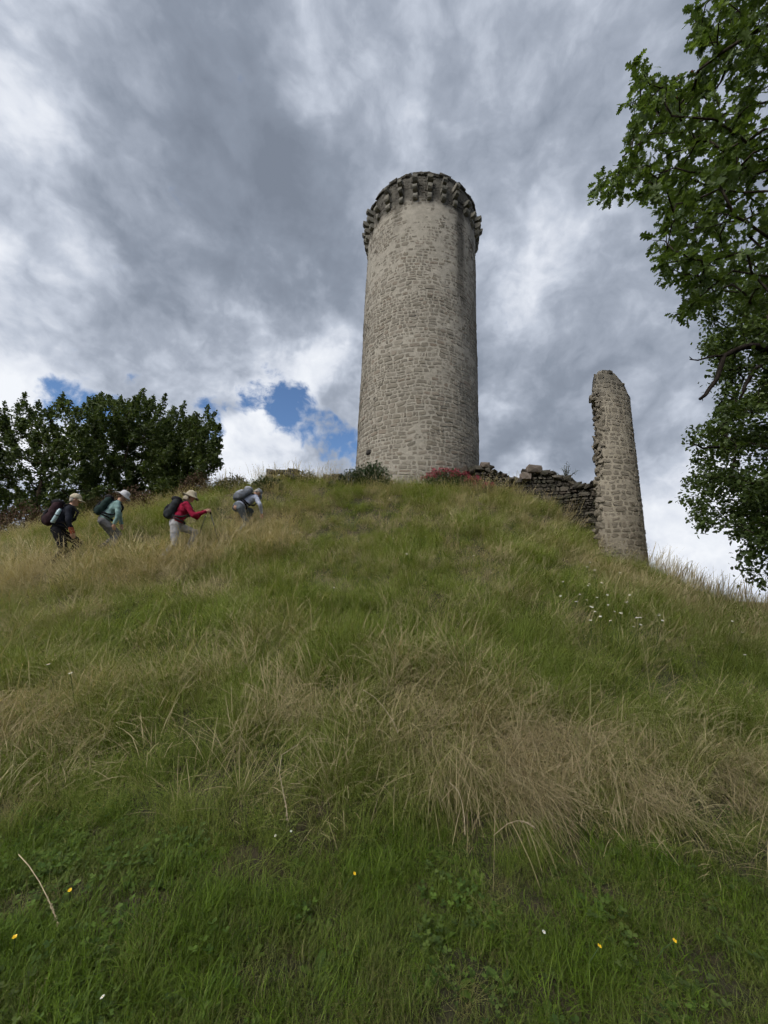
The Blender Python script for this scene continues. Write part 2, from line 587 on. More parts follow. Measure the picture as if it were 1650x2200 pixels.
def tower_stain(t, co, base):
    """water running off the wall head has left dark streaks; the right side is also greyer overall"""
    sp = t.add('ShaderNodeSeparateXYZ'); t.l.new(co, sp.inputs[0])
    ca, sa = math.cos(view_az), math.sin(view_az)
    fwd = t.math('ADD', t.math('MULTIPLY', sp.outputs[0], ca), t.math('MULTIPLY', sp.outputs[1], sa))
    side = t.math('SUBTRACT', t.math('MULTIPLY', sp.outputs[1], ca), t.math('MULTIPLY', sp.outputs[0], sa))
    ang = t.math('ARCTAN2', side, fwd)                 # 0 towards the viewer, positive to the right
    wob = t.math('MULTIPLY', t.math('SUBTRACT', t.noise(co, .9, 5, .65), .5), .22)
    ang = t.math('ADD', ang, wob)
    z = sp.outputs[2]
    d = t.math('ABSOLUTE', t.math('SUBTRACT', ang, .70))
    k1 = t.remap(d, .14, .03)
    k1 = t.math('MULTIPLY', k1, t.remap(z, 6.0, 12.5))
    k2 = t.math('MULTIPLY', t.remap(ang, .45, .85), t.remap(z, -2.0, 9.0, .45, 1))  # broad grey tone over the right side, weaker towards the bottom
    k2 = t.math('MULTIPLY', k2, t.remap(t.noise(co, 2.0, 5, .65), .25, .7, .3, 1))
    d3 = t.math('ABSOLUTE', t.math('ADD', ang, .42))
    k3 = t.math('MULTIPLY', t.remap(d3, .12, .02), t.remap(z, 10.8, 13.2))
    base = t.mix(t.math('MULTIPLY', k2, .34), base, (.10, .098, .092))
    base = t.mix(t.math('MULTIPLY', k1, .80), base, (.040, .038, .034))
    base = t.mix(t.math('MULTIPLY', k3, .45), base, (.07, .063, .05))
    # weathered wall head
    wz = t.math('ADD', z, t.math('MULTIPLY', t.math('SUBTRACT', t.noise(co, 2.2, 4, .6), .5), 1.1))
    base = t.mix(t.math('MULTIPLY', t.remap(wz, 13.0, 13.6), .80), base, (.052, .050, .044))
    return base


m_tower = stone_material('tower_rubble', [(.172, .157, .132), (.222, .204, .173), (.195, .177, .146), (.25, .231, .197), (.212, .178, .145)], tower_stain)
m_mortar, t, b = new_mat('lime_mortar')
co = t.add('ShaderNodeTexCoord').outputs['Object']
base = t.mix(t.remap(t.noise(co, 5, 6, .65), .3, .7), (.258, .240, .205), (.335, .314, .270))
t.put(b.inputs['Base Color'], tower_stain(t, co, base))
bump(t, b, t.noise(co, 45, 5, .7), .6, .02)
b.inputs['Roughness'].default_value = .95

# mortar body: an uneven drum, in places smeared over the stones
na, nz_ = 288, 260
aa = np.linspace(0, 2 * math.pi, na, endpoint=False)
zz = np.linspace(T_BASE - .4, T_TOP, nz_)
AA, ZZ = np.meshgrid(aa, zz)
S = ((AA - (view_az + math.pi)) % (2 * math.pi)) * TR
smear = fbm(S * 1.1, ZZ * 1.1, 21, 3) * .014 + fbm(S * 5, ZZ * 6, 31, 2) * .007 - .001 + .006 * smooth01(9, 16, ZZ) * (1 + fbm(S * .7, ZZ * .5, 77, 2))
RR = TR - .05 * (ZZ - T_BASE) / 13.0 + smear + bulge(S, ZZ)
V = np.c_[(RR * np.cos(AA)).ravel(), (RR * np.sin(AA)).ravel(), ZZ.ravel() - T_BASE]
Fc = []
for j in range(nz_ - 1):
    for i in range(na):
        Fc.append((j * na + i, j * na + (i + 1) % na, (j + 1) * na + (i + 1) % na, (j + 1) * na + i))
# broken top: closed with an uneven disc
n0 = len(V)
cap = [(0, 0, T_TOP - .5 - T_BASE)]
V = np.r_[V, cap]
for i in range(na):
    Fc.append(((nz_ - 1) * na + i, (nz_ - 1) * na + (i + 1) % na, n0))
obj('mortar', mesh('mortar', V, Fc, True), tower, m_mortar)

r_ = np.random.default_rng(11)
stones = []
for (s0, s1, z0, z1) in courses(2 * math.pi * TR - .15, T_BASE - .2, T_CORB - .02, .10, .24, .8, 2.3, r_, .22):
    o_ = stone_outline(s0, s1, z0, z1, .012 + .014 * r_.random(), r_)
    hgt = smooth01(8, 16, z0)
    Vs = stone_mesh(o_, tower_surf, r_.uniform(.003, .018) - .003 * hgt, .03, r_, .10)
    a = view_az + math.pi + (s0 + s1) / 2 / TR
    stones.append((Vs, STONE_F, r_.random(), np.array([math.cos(a), math.sin(a), 0])))
lay(tower, stones, m_tower, 300, soft=False)

# parapet above the corbels, courses of small dark stones with a ragged top
stones = []
for (s0, s1, z0, z1) in courses(2 * math.pi * TR - .15, T_CORB, T_TOP - .12, .11, .19, 1.0, 2.6, r_, 0):
    o_ = stone_outline(s0, s1, z0, z1, .010, r_)
    a = view_az + math.pi + (s0 + s1) / 2 / TR
    stones.append((stone_mesh(o_, tower_surf, r_.uniform(.004, .022), .05, r_), STONE_F, r_.random(), np.array([math.cos(a), math.sin(a), 0])))
s = 0
while s < 2 * math.pi * TR:
    w = r_.uniform(.2, .5)
    a = view_az + math.pi + (s + w / 2) / TR
    er = np.array([math.cos(a), math.sin(a), 0]); et = np.array([-math.sin(a), math.cos(a), 0])
    for k in range(2):
        c = np.array([TWR[0], TWR[1], 0]) + er * (TR - .17 - k * .28) + et * r_.normal(0, .02) + np.array([0, 0, T_TOP - .04 + r_.normal(0, .025)])
        Vb, Fb = rubble_block(c, (et, er, (0, 0, 1)), (w * .5, .17, .07), r_)
        stones.append((Vb, Fb, r_.random(), er))
    s += w
lay(tower, stones, m_tower, 0, soft=False)

m_corbel = stone_material('weathered_corbel', [(.13, .127, .112), (.18, .175, .154), (.235, .225, .197), (.155, .15, .134)], None, .28)
NCB = 27
for k in range(NCB):
    a = view_az + (k + .5) * 2 * math.pi / NCB + r_.normal(0, .008)
    er = np.array([math.cos(a), math.sin(a), 0]); et = np.array([-math.sin(a), math.cos(a), 0])
    for tier in range(3):
        if r_.random() < (.03, .06, .22)[tier]:
            continue
        out = (.16, .25, .33)[tier] + r_.normal(0, .02)
        hw = .100 + r_.normal(0, .010)
        hh = .125 + r_.normal(0, .010)
        zc = T_CORB + .17 + tier * .36
        # profile of one corbel stone: square face, rounded underside
        prof = [(-.25, -hh), (out * .35, -hh), (out * .75, -hh * .72), (out * .97, -hh * .2), (out, hh * .2), (out, hh * .95), (-.25, hh)]
        n = len(prof)
        Vc = []
        for sgn in (-1, 1):
            for (o2, z2) in prof:
                Vc.append(er * (tower_r(zc) + o2 + r_.normal(0, .006)) + et * (sgn * hw + r_.normal(0, .006)) + np.array([TWR[0], TWR[1], zc + z2 + r_.normal(0, .006)]))
        Fc = [tuple(range(n - 1, -1, -1)), tuple(range(n, 2 * n))] + [(i, (i + 1) % n, n + (i + 1) % n, n + i) for i in range(n)]
        me = mesh('corbel_stone', np.array(Vc) - np.array(tower.location), Fc, False, r_.random())
        o = obj('corbel_stone', me, tower, m_corbel)
        bv = o.modifiers.new('worn', 'BEVEL'); bv.width = .012; bv.segments = 1; bv.limit_method = 'ANGLE'
# putlog hole low on the left: its shade is a dark-coloured block
hp = at(788, 971, 14.2)
a = math.atan2(hp[1] - TWR[1], hp[0] - TWR[0])
m_hole = plain('hole_shade', (.035, .032, .03), .95, .3, 12)
er = np.array([math.cos(a), math.sin(a), 0]); et = np.array([-math.sin(a), math.cos(a), 0])
Vb, Fb = rubble_block(np.array([TWR[0], TWR[1], hp[2]]) + er * (TR + .01), (et, er, (0, 0, 1)), (.12, .05, .09), r_)
o = obj('hole_block', mesh('hole_block', Vb - np.array(tower.location), Fb, True, .1), tower, m_hole)
o['label'] = 'dark block coloured as the shaded putlog hole low on the left'

# ------------------------------------------------------------------ tall broken fragment of a smaller turret
FY = 11.9
fr_l = [(1284, 1165), (1284, 1090), (1285, 1040), (1289, 1005), (1287, 970), (1291, 940), (1290, 912), (1282, 890), (1276, 868), (1284, 838), (1294, 815), (1308, 802)]
fr_r = [(1391, 1225), (1386, 1180), (1378, 1110), (1370, 1040), (1362, 970), (1354, 900), (1348, 850), (1345, 828)]
Lp = np.array([at(x, y, FY - .2) for x, y in fr_l]); Rp = np.array([at(x, y, FY) for x, y in fr_r])
zl, xl = Lp[:, 2], Lp[:, 0]; zr, xr = Rp[:, 2], Rp[:, 0]
frag_base = gz(7.3, FY) - .3
frag_top = at(1322, 800, FY - 1.0)[2] - .05
FRAD = 1.12


zr, xr = zr[np.argsort(zr)], xr[np.argsort(zr)]
zl, xl = zl[np.argsort(zl)], xl[np.argsort(zl)]


def x_right(z): return np.interp(z, zr, xr)
def x_left(z): return float(np.interp(z, zl, xl))


def frag_surf(s, z, out):
    """s = angle (rad) times FRAD round the turret axis, 0 facing the viewer"""
    cx = x_right(z) - FRAD * 1.16
    zz = z + .06 * vnoise(s * 1.1, z * .9, 44) + .04 * vnoise(s * 3.1, z * 2.9, 45)
    an = s / FRAD
    # the turret's near face points at the viewer, who stands to its left
    va = math.atan2(-FY, -7.2) + an
    R = FRAD + out
    return np.stack(np.broadcast_arrays(cx + R * np.cos(va), FY + R * np.sin(va), zz), axis=-1)


def frag_s_left(z):
    """where the broken edge cuts the face"""
    lo, hi = -FRAD * 1.3, FRAD * 1.2
    xt = x_left(z)
    for _ in range(30):
        mid = (lo + hi) / 2
        p = frag_surf(mid, z, 0)
        # compare along the viewer's ray, so that depth on the curve is taken into account
        if p[0] / p[1] < xt / (FY - .2): lo = mid
        else: hi = mid
    return lo


def frag_z_top(s):
    k = np.clip((s / FRAD + .3) / 1.6, 0, 1)
    return frag_top - .62 * max(0, (k - .45) / .55) ** 2 - 1.1 * max(0, (.34 - k) / .34) ** 2 + .05 * float(vnoise(s * 6, 3, 2))


frag = empty('ruined_turret', (float(at(1335, 1210, FY)[0]), FY, frag_base))
tag(frag, 'tall narrow broken stone turret with a ragged left edge, right of the tower', 'ruin')


def frag_stain(t, co, base):
    sp = t.add('ShaderNodeSeparateXYZ'); t.l.new(co, sp.inputs[0])
    wz = t.math('ADD', sp.outputs[2], t.math('MULTIPLY', t.math('SUBTRACT', t.noise(co, 2.5, 5, .65), .5), 1.6))
    base = t.mix(t.math('MULTIPLY', t.remap(wz, frag_top - frag_base - 1.2, frag_top - frag_base - .1), .6), base, (.075, .073, .065))
    base = t.mix(t.math('MULTIPLY', t.remap(wz, 1.9, .6), .35), base, (.10, .085, .06))
    return base


m_frag = stone_material('turret_rubble', [(.165, .147, .12), (.212, .190, .156), (.185, .165, .135), (.24, .217, .18), (.195, .168, .136)], frag_stain)
m_fmort, t, b = new_mat('turret_mortar')
co = t.add('ShaderNodeTexCoord').outputs['Object']
t.put(b.inputs['Base Color'], frag_stain(t, co, t.mix(t.remap(t.noise(co, 5, 6, .65), .3, .7), (.255, .228, .182), (.325, .293, .238))))
bump(t, b, t.noise(co, 40, 5, .7), .6, .02)
# mortar body of the fragment: outer face, broken left face, inner face, top
S_R = FRAD * 2.2
nzf, nsf = 90, 26
zs = np.linspace(frag_base, frag_top, nzf)
Vf = []; rows = []
thick = .62
for z in zs:
    sl = frag_s_left(z) + .04 * vnoise(z * 3.1, 1.7, 5)
    row = []
    for i in range(nsf):
        s_ = sl + (S_R - sl) * i / (nsf - 1)
        zt = min(z, frag_z_top(s_))
        row.append(frag_surf(s_, zt, .012 * float(fbm(s_ * 4, z * 4, 8, 2))))
    for i in range(nsf - 1, -1, -1):
        s_ = sl + (S_R - sl) * i / (nsf - 1)
        zt = min(z, frag_z_top(s_))
        row.append(frag_surf(s_, zt, -thick))
    rows.append(row)
Vf = np.array(rows).reshape(-1, 3) - np.array(frag.location)
k = nsf * 2
Ff = [(j * k + i, j * k + (i + 1) % k, (j + 1) * k + (i + 1) % k, (j + 1) * k + i) for j in range(nzf - 1) for i in range(k)]
top = (nzf - 1) * k
Ff += [(top + i, top + i + 1, top + k - 2 - i, top + k - 1 - i) for i in range(nsf - 1)]
obj('mortar', mesh('mortar', Vf, Ff, True), frag, m_fmort)
stones = []
for (s0, s1, z0, z1) in courses(FRAD * 3.6, frag_base, frag_top + .1, .09, .20, .8, 2.1, r_, .25):
    s0 -= FRAD * 1.3; s1 -= FRAD * 1.3
    zm = (z0 + z1) / 2
    sl = frag_s_left(min(zm, frag_top))
    if s1 < sl + .03 or s0 > S_R: continue
    if s0 < sl: s0 = max(s0, sl - r_.uniform(0, .10))
    if s1 - s0 < .06: continue
    if z1 > frag_z_top((s0 + s1) / 2) + .04: continue
    o_ = stone_outline(s0, s1, z0, z1, .014 + .012 * r_.random(), r_)
    nrm = frag_surf((s0 + s1) / 2, zm, 1) - frag_surf((s0 + s1) / 2, zm, 0)
    stones.append((stone_mesh(o_, frag_surf, r_.uniform(.000, .014), .03, r_, .11), STONE_F, r_.random(), nrm))
lay(frag, stones, m_frag, 300, soft=False)
# toothed stones left sticking out of the broken edge, and the loose head
teeth = []
z = frag_base + .9
while z < frag_top - .75:
    h = r_.uniform(.07, .15)
    sl = frag_s_left(z)
    for k_ in range(3):
        p = frag_surf(sl + r_.uniform(-.05, .10), z, -.06 - k_ * .2)
        d = frag_surf(sl - .1, z, 0) - frag_surf(sl, z, 0); d /= np.linalg.norm(d)
        n_ = np.array([-d[1], d[0], 0])
        Vb, Fb = rubble_block(p, (d, n_, (0, 0, 1)), (r_.uniform(.03, .09), .09, h * .5), r_, .28)
        teeth.append((Vb, Fb, r_.random() * .5, np.array([-.4, -.9, 0])))
    z += h
for i in range(34):
    s_ = r_.uniform(frag_s_left(frag_top - .12) + .22, 1.1 * FRAD)
    p = frag_surf(s_, frag_z_top(s_) + r_.uniform(-.06, .05), -r_.uniform(.05, thick))
    Vb, Fb = rubble_block(p, np.eye(3), (r_.uniform(.05, .09), .08, r_.uniform(.03, .06)), r_, .25)
    teeth.append((Vb, Fb, r_.random() * .4, np.array([-.4, -.9, 0])))
lay(frag, teeth, m_frag, 110, 'broken_edge_stone', False)

# ------------------------------------------------------------------ rubble curtain wall between tower and turret
wall_top = [(985, 1012, 13.15), (1015, 1006, 13.2), (1040, 1002, 13.15), (1062, 1012, 13.1), (1085, 1021, 13.0), (1105, 1030, 12.95), (1122, 1031, 12.9), (1127, 1014, 12.9), (1145, 1006, 12.85),
            (1162, 1011, 12.8), (1180, 1014, 12.75), (1200, 1024, 12.65), (1222, 1034, 12.5), (1245, 1043, 12.3), (1262, 1042, 12.15), (1290, 1034, 12.0), (1305, 1034, 11.95)]
WT = np.array([at(*p) for p in wall_top])
wl = np.r_[0, np.cumsum(np.linalg.norm(np.diff(WT[:, :2], axis=0), axis=1))]
WLEN = wl[-1]


def wall_xy(s):
    x, y = np.interp(s, wl, WT[:, 0]), np.interp(s, wl, WT[:, 1])
    s2 = min(s + .15, WLEN); s1 = max(s - .15, 0)
    tx = np.interp(s2, wl, WT[:, 0]) - np.interp(s1, wl, WT[:, 0]); ty = np.interp(s2, wl, WT[:, 1]) - np.interp(s1, wl, WT[:, 1])
    l = math.hypot(tx, ty) or 1
    return np.array([x, y]), np.array([tx / l, ty / l])


def wall_surf(s, z, out):
    s = np.clip(s, 0, WLEN)
    x, y = np.interp(s, wl, WT[:, 0]), np.interp(s, wl, WT[:, 1])
    s2 = np.minimum(s + .15, WLEN); s1 = np.maximum(s - .15, 0)
    tx = np.interp(s2, wl, WT[:, 0]) - np.interp(s1, wl, WT[:, 0]); ty = np.interp(s2, wl, WT[:, 1]) - np.interp(s1, wl, WT[:, 1])
    l = np.hypot(tx, ty)
    o_ = out + .04 * vnoise(s * 1.3, z * 1.3, 61)
    return np.stack(np.broadcast_arrays(x + ty / l * o_, y - tx / l * o_, z), axis=-1)


def wall_zt(s): return float(np.interp(s, wl, WT[:, 2]))


cwall = empty('curtain_wall', (float(WT[8][0]), float(WT[8][1]), gz(WT[8][0], WT[8][1])))
tag(cwall, 'dark crumbling rubble wall running from the round tower down to the broken turret', 'wall', kind='thing')
m_wall = stone_material('blackened_rubble', [(.042, .039, .033), (.070, .063, .053), (.053, .049, .042), (.12, .11, .093), (.064, .053, .044)], None, .75)
m_core = plain('dark_wall_core', (.05, .045, .038), .95, .4, 8, .6)
nn = 40
rows = []
for i in range(nn):
    s_ = WLEN * i / (nn - 1)
    g_ = gz(*wall_xy(s_)[0]) - .5
    ztp = wall_zt(s_) - .10
    rows.append([wall_surf(s_, g_, -.02), wall_surf(s_, ztp, -.03), wall_surf(s_, ztp, -.6), wall_surf(s_, g_, -.6)])
Vw = np.array(rows).reshape(-1, 3) - np.array(cwall.location)
Fw = [(i * 4 + j, (i + 1) * 4 + j, (i + 1) * 4 + (j + 1) % 4, i * 4 + (j + 1) % 4) for i in range(nn - 1) for j in range(4)] + [(0, 1, 2, 3), ((nn - 1) * 4 + 3, (nn - 1) * 4 + 2, (nn - 1) * 4 + 1, (nn - 1) * 4)]
obj('wall_core', mesh('wall_core', Vw, Fw, False), cwall, m_core)
stones = []
zmin = min(gz(*wall_xy(s_)[0]) for s_ in np.linspace(0, WLEN, 20)) - .2
for (s0, s1, z0, z1) in courses(WLEN, zmin, WT[:, 2].max(), .06, .20, .7, 2.4, r_, .2):
    sm, zm = (s0 + s1) / 2, (z0 + z1) / 2
    if z1 > wall_zt(sm) - .02 or z1 < gz(*wall_xy(sm)[0]) - .1: continue
    tg = wall_xy(sm)[1]
    stones.append((stone_mesh(stone_outline(s0, s1, z0, z1, .008, r_), wall_surf, r_.uniform(.005, .085), .05, r_, r_.uniform(.06, .22)), STONE_F, r_.random(), np.array([tg[1], -tg[0], 0])))
lay(cwall, stones, m_wall, 260, soft=False)
caps = []
s_ = 0
while s_ < WLEN:
    w = r_.uniform(.14, .34)
    for k_ in range(3):
        c = wall_surf(s_ + w / 2 + r_.normal(0, .04), wall_zt(s_ + w / 2) - .05 + r_.normal(0, .035), -.02 - .23 * k_)
        tg = wall_xy(s_)[1]
        an = math.atan2(tg[1], tg[0]) + r_.normal(0, .4)
        ax = ((math.cos(an), math.sin(an), 0), (-math.sin(an), math.cos(an), 0), (0, 0, 1))
        Vb, Fb = rubble_block(c, ax, (w * .5, .13, r_.uniform(.04, .10)), r_, .30)
        caps.append((Vb, Fb, r_.random(), np.array([0, -1, 0])))
    s_ += w * .8
lay(cwall, caps, m_wall, 60, 'coping_stone', False)
m_pink = stone_material('pinkish_block', [(.17, .142, .125), (.20, .168, .148)], None, .35)
for px, py, Y, sz in [(1146, 1010, 12.85, (.22, .18, .13)), (1128, 1024, 12.88, (.14, .16, .11)), (1042, 1001, 13.1, (.16, .14, .08))]:
    c = at(px, py, Y)
    Vb, Fb = rubble_block(c, np.eye(3), sz, r_, .1)
    o = obj('squared_block', mesh('squared_block', Vb - np.array(cwall.location), Fb, False, r_.random()), cwall, m_pink)

# ------------------------------------------------------------------ trees
def tube(paths, sides=6):
    """paths: list of (points, radii) -> verts, quad faces"""
    V, Fc = [], []
    n = 0
    for pts, rad in paths:
        pts = np.asarray(pts, float)
        m = len(pts)
        tg = np.gradient(pts, axis=0)
        tg /= np.linalg.norm(tg, axis=1, keepdims=True) + 1e-9
        ref = np.array([0, 0, 1.0]) if abs(tg[0][2]) < .9 else np.array([1.0, 0, 0])
        for i in range(m):
            a = np.cross(tg[i], ref); a /= np.linalg.norm(a) + 1e-9
            b_ = np.cross(tg[i], a)
            for k in range(sides):
                th = 2 * math.pi * k / sides
                V.append(pts[i] + rad[i] * (math.cos(th) * a + math.sin(th) * b_))
        for i in range(m - 1):
            for k in range(sides):
                Fc.append((n + i * sides + k, n + i * sides + (k + 1) % sides, n + (i + 1) * sides + (k + 1) % sides, n + (i + 1) * sides + k))
        Fc.append(tuple(range(n + (m - 1) * sides, n + m * sides)))
        n += m * sides
    return np.array(V), Fc


def grow(trunk, trunk_r, targets, r, sag=.12, tip=.006, expo=.42):
    """branches from a trunk polyline to every target, each new branch leaving the nearest wood already there"""
    nodes = [np.array(p, float) for p in trunk]
    par = [-1] + list(range(len(trunk) - 1))
    nt = len(trunk)
    tips = []
    arr = np.array(nodes)
    start = arr[nt // 3:].mean(0)
    order = np.argsort(np.linalg.norm(np.asarray(targets) - start, axis=1))
    buf = np.zeros((len(trunk) + 9 * len(targets), 3)); buf[:nt] = arr
    for ti in order:
        T = np.asarray(targets[ti])
        arr = buf[:len(nodes)]
        d = np.linalg.norm(arr - T, axis=1)
        d[:max(1, nt // 4)] += 2.0
        d = d + .35 * np.maximum(0, arr[:, 2] - T[2])
        k = int(np.argmin(d))
        A = arr[k]
        dist = np.linalg.norm(T - A)
        m = int(np.clip(dist / .3, 2, 8))
        off = r.normal(0, .10, 3) * dist
        off[2] += sag * dist
        prev = k
        for j in range(1, m + 1):
            u = j / m
            p = A + (T - A) * u + off * math.sin(math.pi * u) + (r.normal(0, .018, 3) * dist if j < m else 0)
            buf[len(nodes)] = p
            nodes.append(p); par.append(prev); prev = len(nodes) - 1
        tips.append((ti, prev))
    cnt = np.zeros(len(nodes))
    for _, k in tips: cnt[k] += 1
    for k in range(len(nodes) - 1, 0, -1):
        cnt[par[k]] += cnt[k]
    rad = tip * np.maximum(cnt, 1) ** expo
    for i in range(nt):
        rad[i] = max(rad[i], trunk_r[i]) if trunk_r[i] else rad[i]
    kids = {}
    for k in range(1, len(nodes)): kids.setdefault(par[k], []).append(k)
    trunk_path = ([nodes[i] for i in range(nt)], [max(trunk_r[i], .02) for i in range(nt)])
    paths = []
    for k in range(len(nodes)):
        if k < nt and k + 1 < nt: heads = [c for c in kids.get(k, []) if c != k + 1]
        else:
            ch = kids.get(k, [])
            heads = [] if len(ch) <= 1 and k >= nt else sorted(ch, key=lambda c: -cnt[c])[(1 if k >= nt else 0):]
        for h in heads:
            pts, rr = [nodes[k]], [min(rad[h] * 1.15, rad[k])]
            c = h
            while True:
                pts.append(nodes[c]); rr.append(rad[c])
                ch = kids.get(c, [])
                if not ch: break
                c = max(ch, key=lambda q_: cnt[q_])
            rr[-1] *= .5
            paths.append((pts, rr))
    ends = {}
    for ti, k in tips:
        dv = nodes[k] - nodes[par[k]]
        ends[ti] = (nodes[k], dv / (np.linalg.norm(dv) + 1e-9))
    return trunk_path, paths, ends


OAK_HALF = [(0, .0), (.03, .12), (.16, .25), (.17, .30), (.05, .36), (.26, .50), (.27, .56), (.08, .60), (.30, .74), (.27, .82), (.09, .82), (.15, .95), (0, 1.0)]


def leaf_oak():
    """lobed oak leaf lying along +x, folded a little along its midrib"""
    mid = [(.0, 0), (.22, 0), (.45, 0), (.70, 0), (1.0, 0)]
    V = []
    for (w, l) in OAK_HALF: V.append((l, w, .10 * w - .16 * l * l))
    n = len(V)
    for (w, l) in OAK_HALF[1:-1]: V.append((l, -w, .10 * w - .16 * l * l))
    V = np.array(V)
    c = len(V)
    V = np.r_[V, [(.5, 0, -.06)]]
    ring = list(range(n)) + list(range(n + len(OAK_HALF) - 3, n - 1, -1))
    T = [(c, ring[i], ring[(i + 1) % len(ring)]) for i in range(len(ring))]
    return V, np.array(T)


def leaf_simple():
    V = np.array([(0, 0, 0), (.32, .30, .05), (.75, .26, .0), (1, 0, -.16), (.75, -.26, .0), (.32, -.30, .05)])
    return V, np.array([(0, 3, 2), (0, 2, 1), (0, 5, 4), (0, 4, 3)])


def leaf_frames(dirs, r, up=.75):
    """rotation matrices whose x runs along dirs and whose z leans upwards"""
    d = dirs / (np.linalg.norm(dirs, axis=1, keepdims=True) + 1e-9)
    nrm = r.normal(0, 1, d.shape) * (1 - up) + np.array([0, 0, 1.0]) * up
    y = np.cross(nrm, d); y /= np.linalg.norm(y, axis=1, keepdims=True) + 1e-9
    z = np.cross(d, y)
    return np.stack([d, y, z], axis=1)


def leaf_mass(proto, pos, frames, size):
    V, T = proto
    n, k = len(pos), len(V)
    P = (V[None] * size[:, None, None]) @ frames + pos[:, None, :]
    Fx = (T[None] + (np.arange(n) * k)[:, None, None]).reshape(-1, 3)
    return P.reshape(-1, 3), Fx, k


def spray_leaves(ends, n, length, size, r, droop=.25, back=.6):
    """leaves round the ends of the twigs"""
    P, D = [], []
    for (e, dv) in ends:
        m = max(3, int(r.normal(n, n * .25)))
        u = r.random(m) ** .6
        base = e[None] - dv[None] * (length * back * (1 - u))[:, None]
        d = dv[None] * .55 + r.normal(0, .62, (m, 3))
        d[:, 2] -= droop
        P.append(base + r.normal(0, .02, (m, 3))); D.append(d)
    P = np.concatenate(P); D = np.concatenate(D)
    S = size * np.clip(r.normal(1, .22, len(P)), .5, 1.5)
    return P, D, S


def bark(name, c, sc=6):
    m, t, b = new_mat(name)
    co = t.add('ShaderNodeTexCoord').outputs['Object']
    mp = t.add('ShaderNodeMapping'); mp.inputs['Scale'].default_value = (1, 1, .25); t.l.new(co, mp.inputs[0])
    n = t.noise(mp.outputs[0], sc * 3, 6, .7)
    t.put(b.inputs['Base Color'], t.mix(t.remap(n, .35, .7), tuple(x * .55 for x in c), tuple(x * 1.3 for x in c)))
    b.inputs['Roughness'].default_value = 1.0
    b.inputs['Specular IOR Level'].default_value = 0.0
    bump(t, b, n, .9, .03)
    return m


m_bark = bark('oak_bark', (.055, .046, .037))
m_twig = bark('hazel_bark', (.07, .055, .042))
m_oakleaf = foliage('oak_leaf', (.042, .078, .017), (.155, .230, .054), .45, .45)
m_oakleaf2 = foliage('far_oak_leaf', (.040, .068, .018), (.130, .185, .048), .40, .5)
m_hazel = foliage('hazel_leaf', (.034, .056, .019), (.120, .162, .050), .38, .55)


def in_poly(px, py, poly):
    px = np.asarray(px); py = np.asarray(py)
    ins = np.zeros(px.shape, bool)
    n = len(poly)
    for i in range(n):
        x0, y0 = poly[i]; x1, y1 = poly[(i + 1) % n]
        c = ((y0 > py) != (y1 > py)) & (px < (x1 - x0) * (py - y0) / ((y1 - y0) or 1e-9) + x0)
        ins ^= c
    return ins


# --- near oak: trunk beside the path, outside the picture on the right; its crown hangs over the viewer
r_ = np.random.default_rng(23)
shape = [(1468, -400), (1478, 10), (1492, 90), (1505, 135), (1455, 165), (1420, 165), (1360, 112), (1345, 135), (1372, 180), (1400, 178), (1322, 226), (1372, 242), (1345, 300), (1350, 345), (1300, 375), (1268, 402), (1288, 452),
         (1360, 425), (1400, 440), (1392, 500), (1420, 545), (1382, 590), (1450, 610), (1470, 640), (1440, 672), (1468, 690), (1500, 655), (1560, 640), (1700, 700), (2600, 760), (2600, -400)]
targets = []
while len(targets) < 740:                       # boughs that reach in front of the viewer
    p = np.array([r_.uniform(1.2, 5.4), r_.uniform(2.5, 5.2), r_.uniform(2.2, 9.0)])
    px, py, dd = project(p)
    if dd < 2.6: continue
    if in_poly(px, py, shape) and px < 1850 and py > -250 and (py > 640 - (p[1] - 2.5) * 0 or True):
        targets.append(p)
n_front = len(targets)
while len(targets) < n_front + 640:                 # unseen rest of the crown, overhead and behind, spread to shade the foreground
    u = r_.normal(0, 1, 3); u /= np.linalg.norm(u)
    p = np.array([1.6, -4.0, 7.4]) + u * np.array([8.4, 5.6, 3.4]) * r_.uniform(.55, 1.0) ** .5
    px, py, dd = project(p)
    if dd > .3 and -80 < px < 1730 and -120 < py < 2300: continue
    if p[2] < 3.0: continue
    targets.append(p)
tr_x, tr_y = 6.4, -.6
tz = gz(tr_x, tr_y)
trunk = [(tr_x, tr_y, tz - .2), (tr_x, tr_y, tz + .4), (tr_x - .05, tr_y + .05, tz + 1.4), (tr_x - .2, tr_y + .1, tz + 2.6), (tr_x - .3, tr_y + .1, tz + 3.8), (tr_x - .55, tr_y, tz + 5.2), (tr_x - .8, tr_y - .2, tz + 6.8), (tr_x - 1.1, tr_y - .4, tz + 8.4)]
tp, bp, ends = grow(trunk, [.46, .36, .32, .30, .27, .20, .13, .07], targets, r_, .12, .0042, .36)
oak = empty('oak_tree', (tr_x, tr_y, tz))
tag(oak, 'near oak with large lobed leaves hanging into the upper right corner', 'tree')
org = np.array([tr_x, tr_y, tz])
V, Fc = tube([tp], 10); obj('trunk', mesh('trunk', V - org, Fc, True), oak, m_bark)
V, Fc = tube(bp, 5); obj('branches', mesh('branches', V - org, Fc, True), oak, m_bark)['kind'] = 'stuff'
proto = leaf_oak()
E1 = [ends[i] for i in range(n_front)]; E2 = [ends[i] for i in range(n_front, len(targets))]
P, D, S = spray_leaves(E1, 12, .26, .100, r_, .2, .8)
fr = leaf_frames(D, r_, .62)
px, py, dd = project(P)
